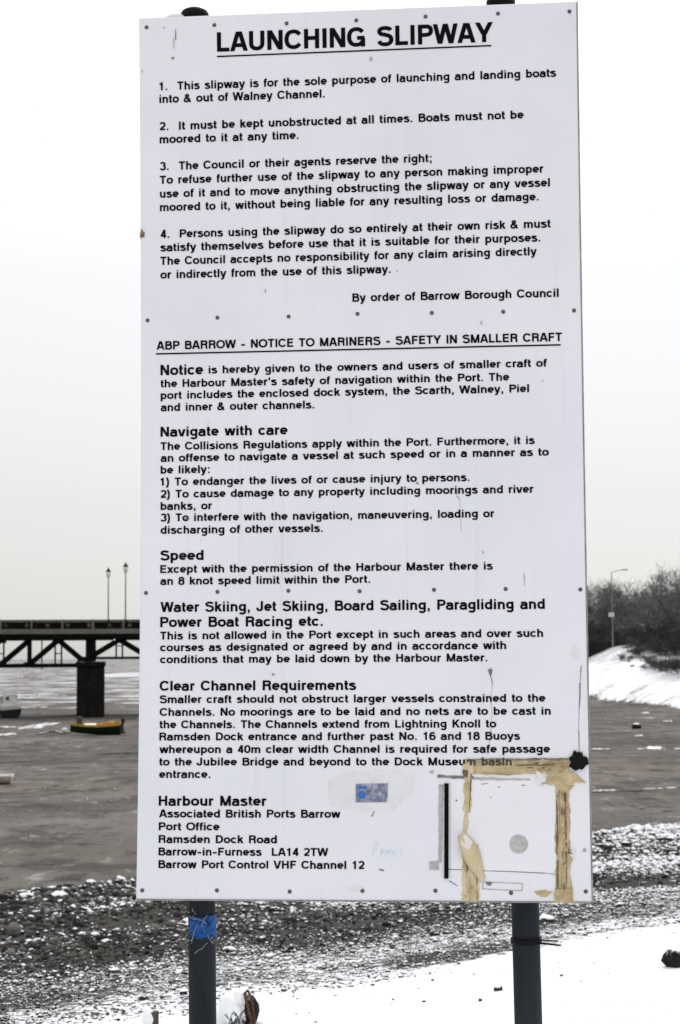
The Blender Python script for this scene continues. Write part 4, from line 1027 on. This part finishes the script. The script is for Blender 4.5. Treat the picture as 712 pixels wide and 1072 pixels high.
for a, b, n, hw in (((0.2925, 0.3569), (0.5521, 0.3618), 26, 5.5), ((0.5367, 0.2787), (0.5369, 0.0149), 24, 6), ((0.2898, 0.3443), (0.2836, 0.2458), 7, 3), ((0.2923, 0.1080), (0.2937, 0.0036), 10, 6.5)):
    for k in range(n):
        t = rr.random(); q = rr.uniform(-hw, hw)*P; ver = abs(b[1]-a[1]) > abs(b[0]-a[0]); ln = rr.uniform(1.2, 4.5)*P; th_ = rr.uniform(.4, 1.1)*P
        c = (a[0]+(b[0]-a[0])*t+(q if ver else 0), a[1]+(b[1]-a[1])*t+(0 if ver else q))
        if not ver and c[0] < (0.4277, 0.3594)[0]: continue
        blot('tape_wear', c, th_ if ver else ln, ln if ver else th_, rr.choice(('grime_brown', 'grime_brown', 'tape_pale', 'tape_pale', 'tape', 'tape_v')), 200+k, .0034+.00005*k, 14, .35)
# the small blue sticker
poly('sticker', [(-0.0154, 0.3075), (0.0728, 0.3088), (0.0687, 0.2594), (-0.0150, 0.2585)], 'sticker', .0014)
blot('sticker_figure', (0.0018, 0.2783), 4.2*P, 4.2*P, 'sticker_blue', 4, .0024, 24, .12)
strip('sticker_figure', (-0.0110, 0.2986), (0.0148, 0.2986), 4*P, 2.5*P, 'sticker_blue', 6, .0024, .2, 6)
poly('glue_residue', [(-0.0111, 0.2568), (0.0635, 0.2581), (0.0609, 0.2467), (-0.0086, 0.2441)], 'residue_pale', .0008)
poly('glue_residue', [(0.0727, 0.3037), (0.0971, 0.2885), (0.0866, 0.2531), (0.0699, 0.2531)], 'residue_pale', .0006)
# faded blue pen
for pts in ([(0.0309, 0.1145), (0.0323, 0.1321), (0.0362, 0.1497), (0.0413, 0.1547), (0.0451, 0.1472), (0.0400, 0.1346), (0.0323, 0.1308)], [(0.0502, 0.1146), (0.0541, 0.1346), (0.0553, 0.1246), (0.0605, 0.1334), (0.0643, 0.1297), (0.0642, 0.1171)],
            [(0.0694, 0.1159), (0.0707, 0.1334), (0.0732, 0.1247), (0.0797, 0.1335), (0.0830, 0.1297), (0.0822, 0.1159)], [(0.0899, 0.1335), (0.0898, 0.1197), (0.0950, 0.1172)], [(0.1066, 0.1373), (0.1072, 0.1198)]):
    for i, (a, b) in enumerate(zip(pts[:-1], pts[1:])): strip('pen_scribble', a, b, .9*P, .8*P, 'pen', i, .0010, .15, 5)

# posts
PR = .0378
def post(bot, top, gdepth):
    (xb, vb), (xt, vt) = bot, top
    dy = BOW+TK+.037+PR
    sl = (xb-xt)/(vt-vb)
    zt_ = ZP+vt; zb_ = -.45
    xg = xb+sl*(ZP+vb-zb_)
    o = MB().tube([(xg, dy, zb_), (xt, dy, zt_)], PR, 28).build('post', M['post'], board, smooth=True)
    o.data.polygons.foreach_set('use_smooth', [len(p.vertices) == 4 for p in o.data.polygons])
    MB().lathe([(PR+.003, -.02), (PR+.003, .008), (PR-.002, .016), (PR-.014, .022), (.004, .024)], (xt, dy, zt_), 24).build('post_cap', M['cap'], o, smooth=True)
    def atz(z): return xt+(xb-xt)*(zt_-z)/(zt_-(ZP+vb))
    return o, dy, atz
pl_, dy_, azl = post(((-0.4536, 0.0018)[0], (-0.4317, 0.0019)[1]), ((-0.4739, 2.4398)[0], H_+.046), 0)
pr_, _, azr = post((0.4355, 0.0020), ((0.4031, 2.4488)[0], H_+.050), 0)
def collar(parent, name, m, z0, z1, a0, a1, r_, dyc, az, jag=0, seed=1, n=26, t=.0012):
    rr = random.Random(seed); mb = MB(); vv = []
    for i in range(n+1):
        a = a0+(a1-a0)*i/n; j0, j1 = rr.gauss(0, jag), rr.gauss(0, jag); q = rr.uniform(0, .0008)
        for z in (z0+j0, z0+(z1-z0)*.35, z0+(z1-z0)*.7, z1+j1):
            vv.append((az(z)+(r_+q)*math.cos(a), dyc+(r_+q)*math.sin(a), z))
    mb.add(vv, [(i*4+j, i*4+4+j, i*4+5+j, i*4+1+j) for i in range(n) for j in range(3)])
    o = mb.build(name, m, parent, smooth=True); s_ = o.modifiers.new('thick', 'SOLIDIFY'); s_.thickness = t; s_.offset = 1; return o
zb0, zb1 = ZP+(-0.4301, -0.1180)[1]-.0, ZP+(-0.4310, -0.0582)[1]
collar(pl_, 'blue_tape', M['blue'], zb0, zb1, R(222), R(368), PR+.0012, dy_, azl, .0022, 4)
th = MB(); rr = random.Random(8)
for k in range(13):
    a = R(rr.uniform(195, 345)); z = rr.choice((zb0-.004, zb1+.004, zb0-.012))+rr.gauss(0, .004); pts = []
    a1 = a+R(rr.uniform(-80, 80)); dz = rr.gauss(-.012, .02)
    for i in range(6):
        t = i/5; b = a+(a1-a)*t; r_ = PR+.004+rr.uniform(0, .007)
        pts.append((azl(z)+r_*math.cos(b), dy_+r_*math.sin(b), z+dz*t+rr.gauss(0, .002)))
    th.tube(pts, .0008, 4)
M['thread'] = mat('pale_thread', (.30, .32, .33), .8, .2)
th.build('frayed_threads', M['thread'], pl_)
zt0 = ZP+(0.4329, -0.1294)[1]; zt1 = ZP+(0.4332, -0.1148)[1]
ct = collar(pr_, 'cable_tie', M['cap'], zt0, zt1, 0, R(360), PR+.001, dy_, azr, 0, 1, 32, .003)
zz = (zt0+zt1)/2; xr = azr(zz)+PR*.8
tl = MB(); tl.bar((xr-.01, dy_-PR*.75, zz+.006), (xr+.055, dy_-PR-.02, zz+.008), .004, .0022); tl.bar((xr-.01, dy_-PR*.75, zz-.001), (xr+.062, dy_-PR-.015, zz-.004), .0045, .0022)
tl.build('tie_tails', M['cap'], ct)
# snow lodged against the left cap
sp = MB().lathe([(.001, -.012), (.03, -.008), (.034, .002), (.022, .012), (.004, .017)], (azl(ZP+H_)-.052, dy_-.015, ZP+H_+.034), 12).build('snow_clump', M['snow'], pl_, smooth=True)

# ---------------------------------------------------------------- near the sign, bottom of the slope
def lump(name, c, r, m, seed, squash=(1, 1, .7), amp=.5, parent=None, level=3):
    v, f = ico(level); rs = np.random.default_rng(seed); o1 = rs.uniform(0, 50, 3)
    d = 1+amp*(fbm(v[:, 0]*1.5+o1[0]+v[:, 2]*1.1, v[:, 1]*1.5+o1[1]-v[:, 2]*.8, seed, 4)-.5)*2
    v = v*d[:, None]*np.array(squash)*r+np.array(c)
    return np_mesh(name, v, f, M[m], parent)
def ground_hit(pxl, pyl):                   # where the sight line of the photograph meets the slope
    d = _fw*FPX+_rt*(pxl-356)-_up*(pyl-536); d = d/d.y
    Y = 4.
    while Y < 80 and CAMZ+d.z*Y > h1(d.x*Y, Y): Y += .05
    return d.x*Y, Y
def at(pxl, pyl, Y):
    d = _fw*FPX+_rt*(pxl-356)-_up*(pyl-536); d = d/d.y; return Vector((d.x*Y, Y, CAMZ+d.z*Y))
x_, Y_ = ground_hit(709, 1014)
tag(lump('weedy_rock', (x_+.155, Y_+.1, h1(x_, Y_)+.03), .15, 'weed', 4, (1.35, .9, .75), .45), 'black ragged rock poking out of the snow at the right edge', 'rock')
# stake with snow stuck on it
t_ = at(158, 1057, 10.4); g_ = h1(t_.x, t_.y)
stk = empty('wooden_stake', (t_.x, t_.y, g_), 0); tag(stk, 'short wooden stake with a cap of snow left of the sign post', 'stake')
hh = t_.z-g_
MB().tube([(.012, 0, -.3), (.012, 0, hh-.01)], [.036, .033], 9).build('stake', M['wood'], stk)
lump('snow_cap', (-.012, -.008, hh-.045), .042, 'snow', 3, (.85, .9, 1.35), .2, stk)
# stump under snow with a loop of old rope
t_ = at(248, 1040, 10.3); g_ = h1(t_.x, t_.y); hh = t_.z-g_
stp = empty('mooring_stump', (t_.x, t_.y, g_), 0); tag(stp, 'old weedy stump heaped with snow, a brown rope over it, beside the sign post', 'stump')
lump('stump', (.035, .03, hh*.38), .10, 'weed', 8, (.95, .8, hh*.68/.10), .3, stp)
lump('snow_cap', (.012, -.07, hh*.86), .046, 'snow', 5, (.85, .8, 1.15), .35, stp)
lump('snow_cap', (-.030, -.08, hh*.66), .068, 'snow', 15, (.95, .8, 1.05), .4, stp)
lump('snow_cap', (-.105, -.08, hh*.36), .062, 'snow', 6, (1.0, .9, .9), .4, stp)
lump('snow_cap', (-.01, -.09, hh*.40), .075, 'snow', 16, (.9, .7, 1.0), .35, stp)
wd = MB(); rr2 = random.Random(2)
for k in range(16):
    a0 = Vector((rr2.uniform(-.06, .05), -.13, hh*rr2.uniform(.2, .62))); wd.tube([a0, a0+Vector((rr2.uniform(-.03, .03), -.02, rr2.uniform(-.06, .03))), a0+Vector((rr2.uniform(-.05, .05), -.01, rr2.uniform(-.10, .02)))], [.005, .004, .002], 4)
wd.build('dead_weed', M['weed'], stp)
MB().tube([(.045, -.08, hh+.01), (.065, -.10, hh+.035), (.085, -.10, hh-.0), (.10, -.10, hh-.10), (.108, -.10, hh-.2), (.12, -.1, -.05)], .008, 7).build('rope', M['rope'], stp, smooth=True)
MB().tube([(.05, -.09, hh+.02), (.062, -.12, hh-.03), (.085, -.12, hh-.12), (.078, -.12, hh-.25)], .009, 7).build('rope', M['rope'], stp, smooth=True)
# a few cobbles that stand out
for i, (pxl, pyl, pr__, lab) in enumerate([(95, 926, 4.5, 'snow topped cobble standing clear at the top of the shingle, left'), (62, 941, 7, 'white capped boulder at the upper left of the shingle'),
        (112, 988, 4.5, 'dark cobble above the bare track, left'), (196, 968, 6, 'dark angular stone beside the left sign post'), (572, 966, 7, 'rounded snow covered stone just right of the right sign post'), (28, 941, 6, 'snow capped boulder nearest the left edge')]):
    x_, Y_ = ground_hit(pxl, pyl); r_ = pr__/FPX*Y_
    o = lump('boulder', (0, 0, 0), r_, 'rock', 70+i, (1.3, 1, .8), .4); o.location = (x_, Y_, h1(x_, Y_)+r_*.3); tag(o, lab, 'stone')

# ---------------------------------------------------------------- a little falling snow
r_ = np.random.default_rng(3); n_ = 900
y_ = 6.2+34*r_.uniform(0, 1, n_)**1.3; x_ = r_.uniform(-.34, .34, n_)*y_; z_ = CAMZ+r_.uniform(-.26, .42, n_)*y_
ok = z_ > height(x_, y_)+.05; x_, y_, z_ = x_[ok], y_[ok], z_[ok]
bv, bf = ico(1); rad = r_.uniform(.0012, .0026, len(x_))
v_ = bv[None]*rad[:, None, None]*np.array([1, 1, 1.5])+np.stack([x_, y_, z_], -1)[:, None]
f_ = bf[None]+(np.arange(len(x_))*len(bv))[:, None, None]
tag(np_mesh('falling_snow', v_.reshape(-1, 3), f_.reshape(-1, 3), M['snow']), 'fine snowflakes drifting down between the board and the bridge', 'snowfall', kind='stuff')
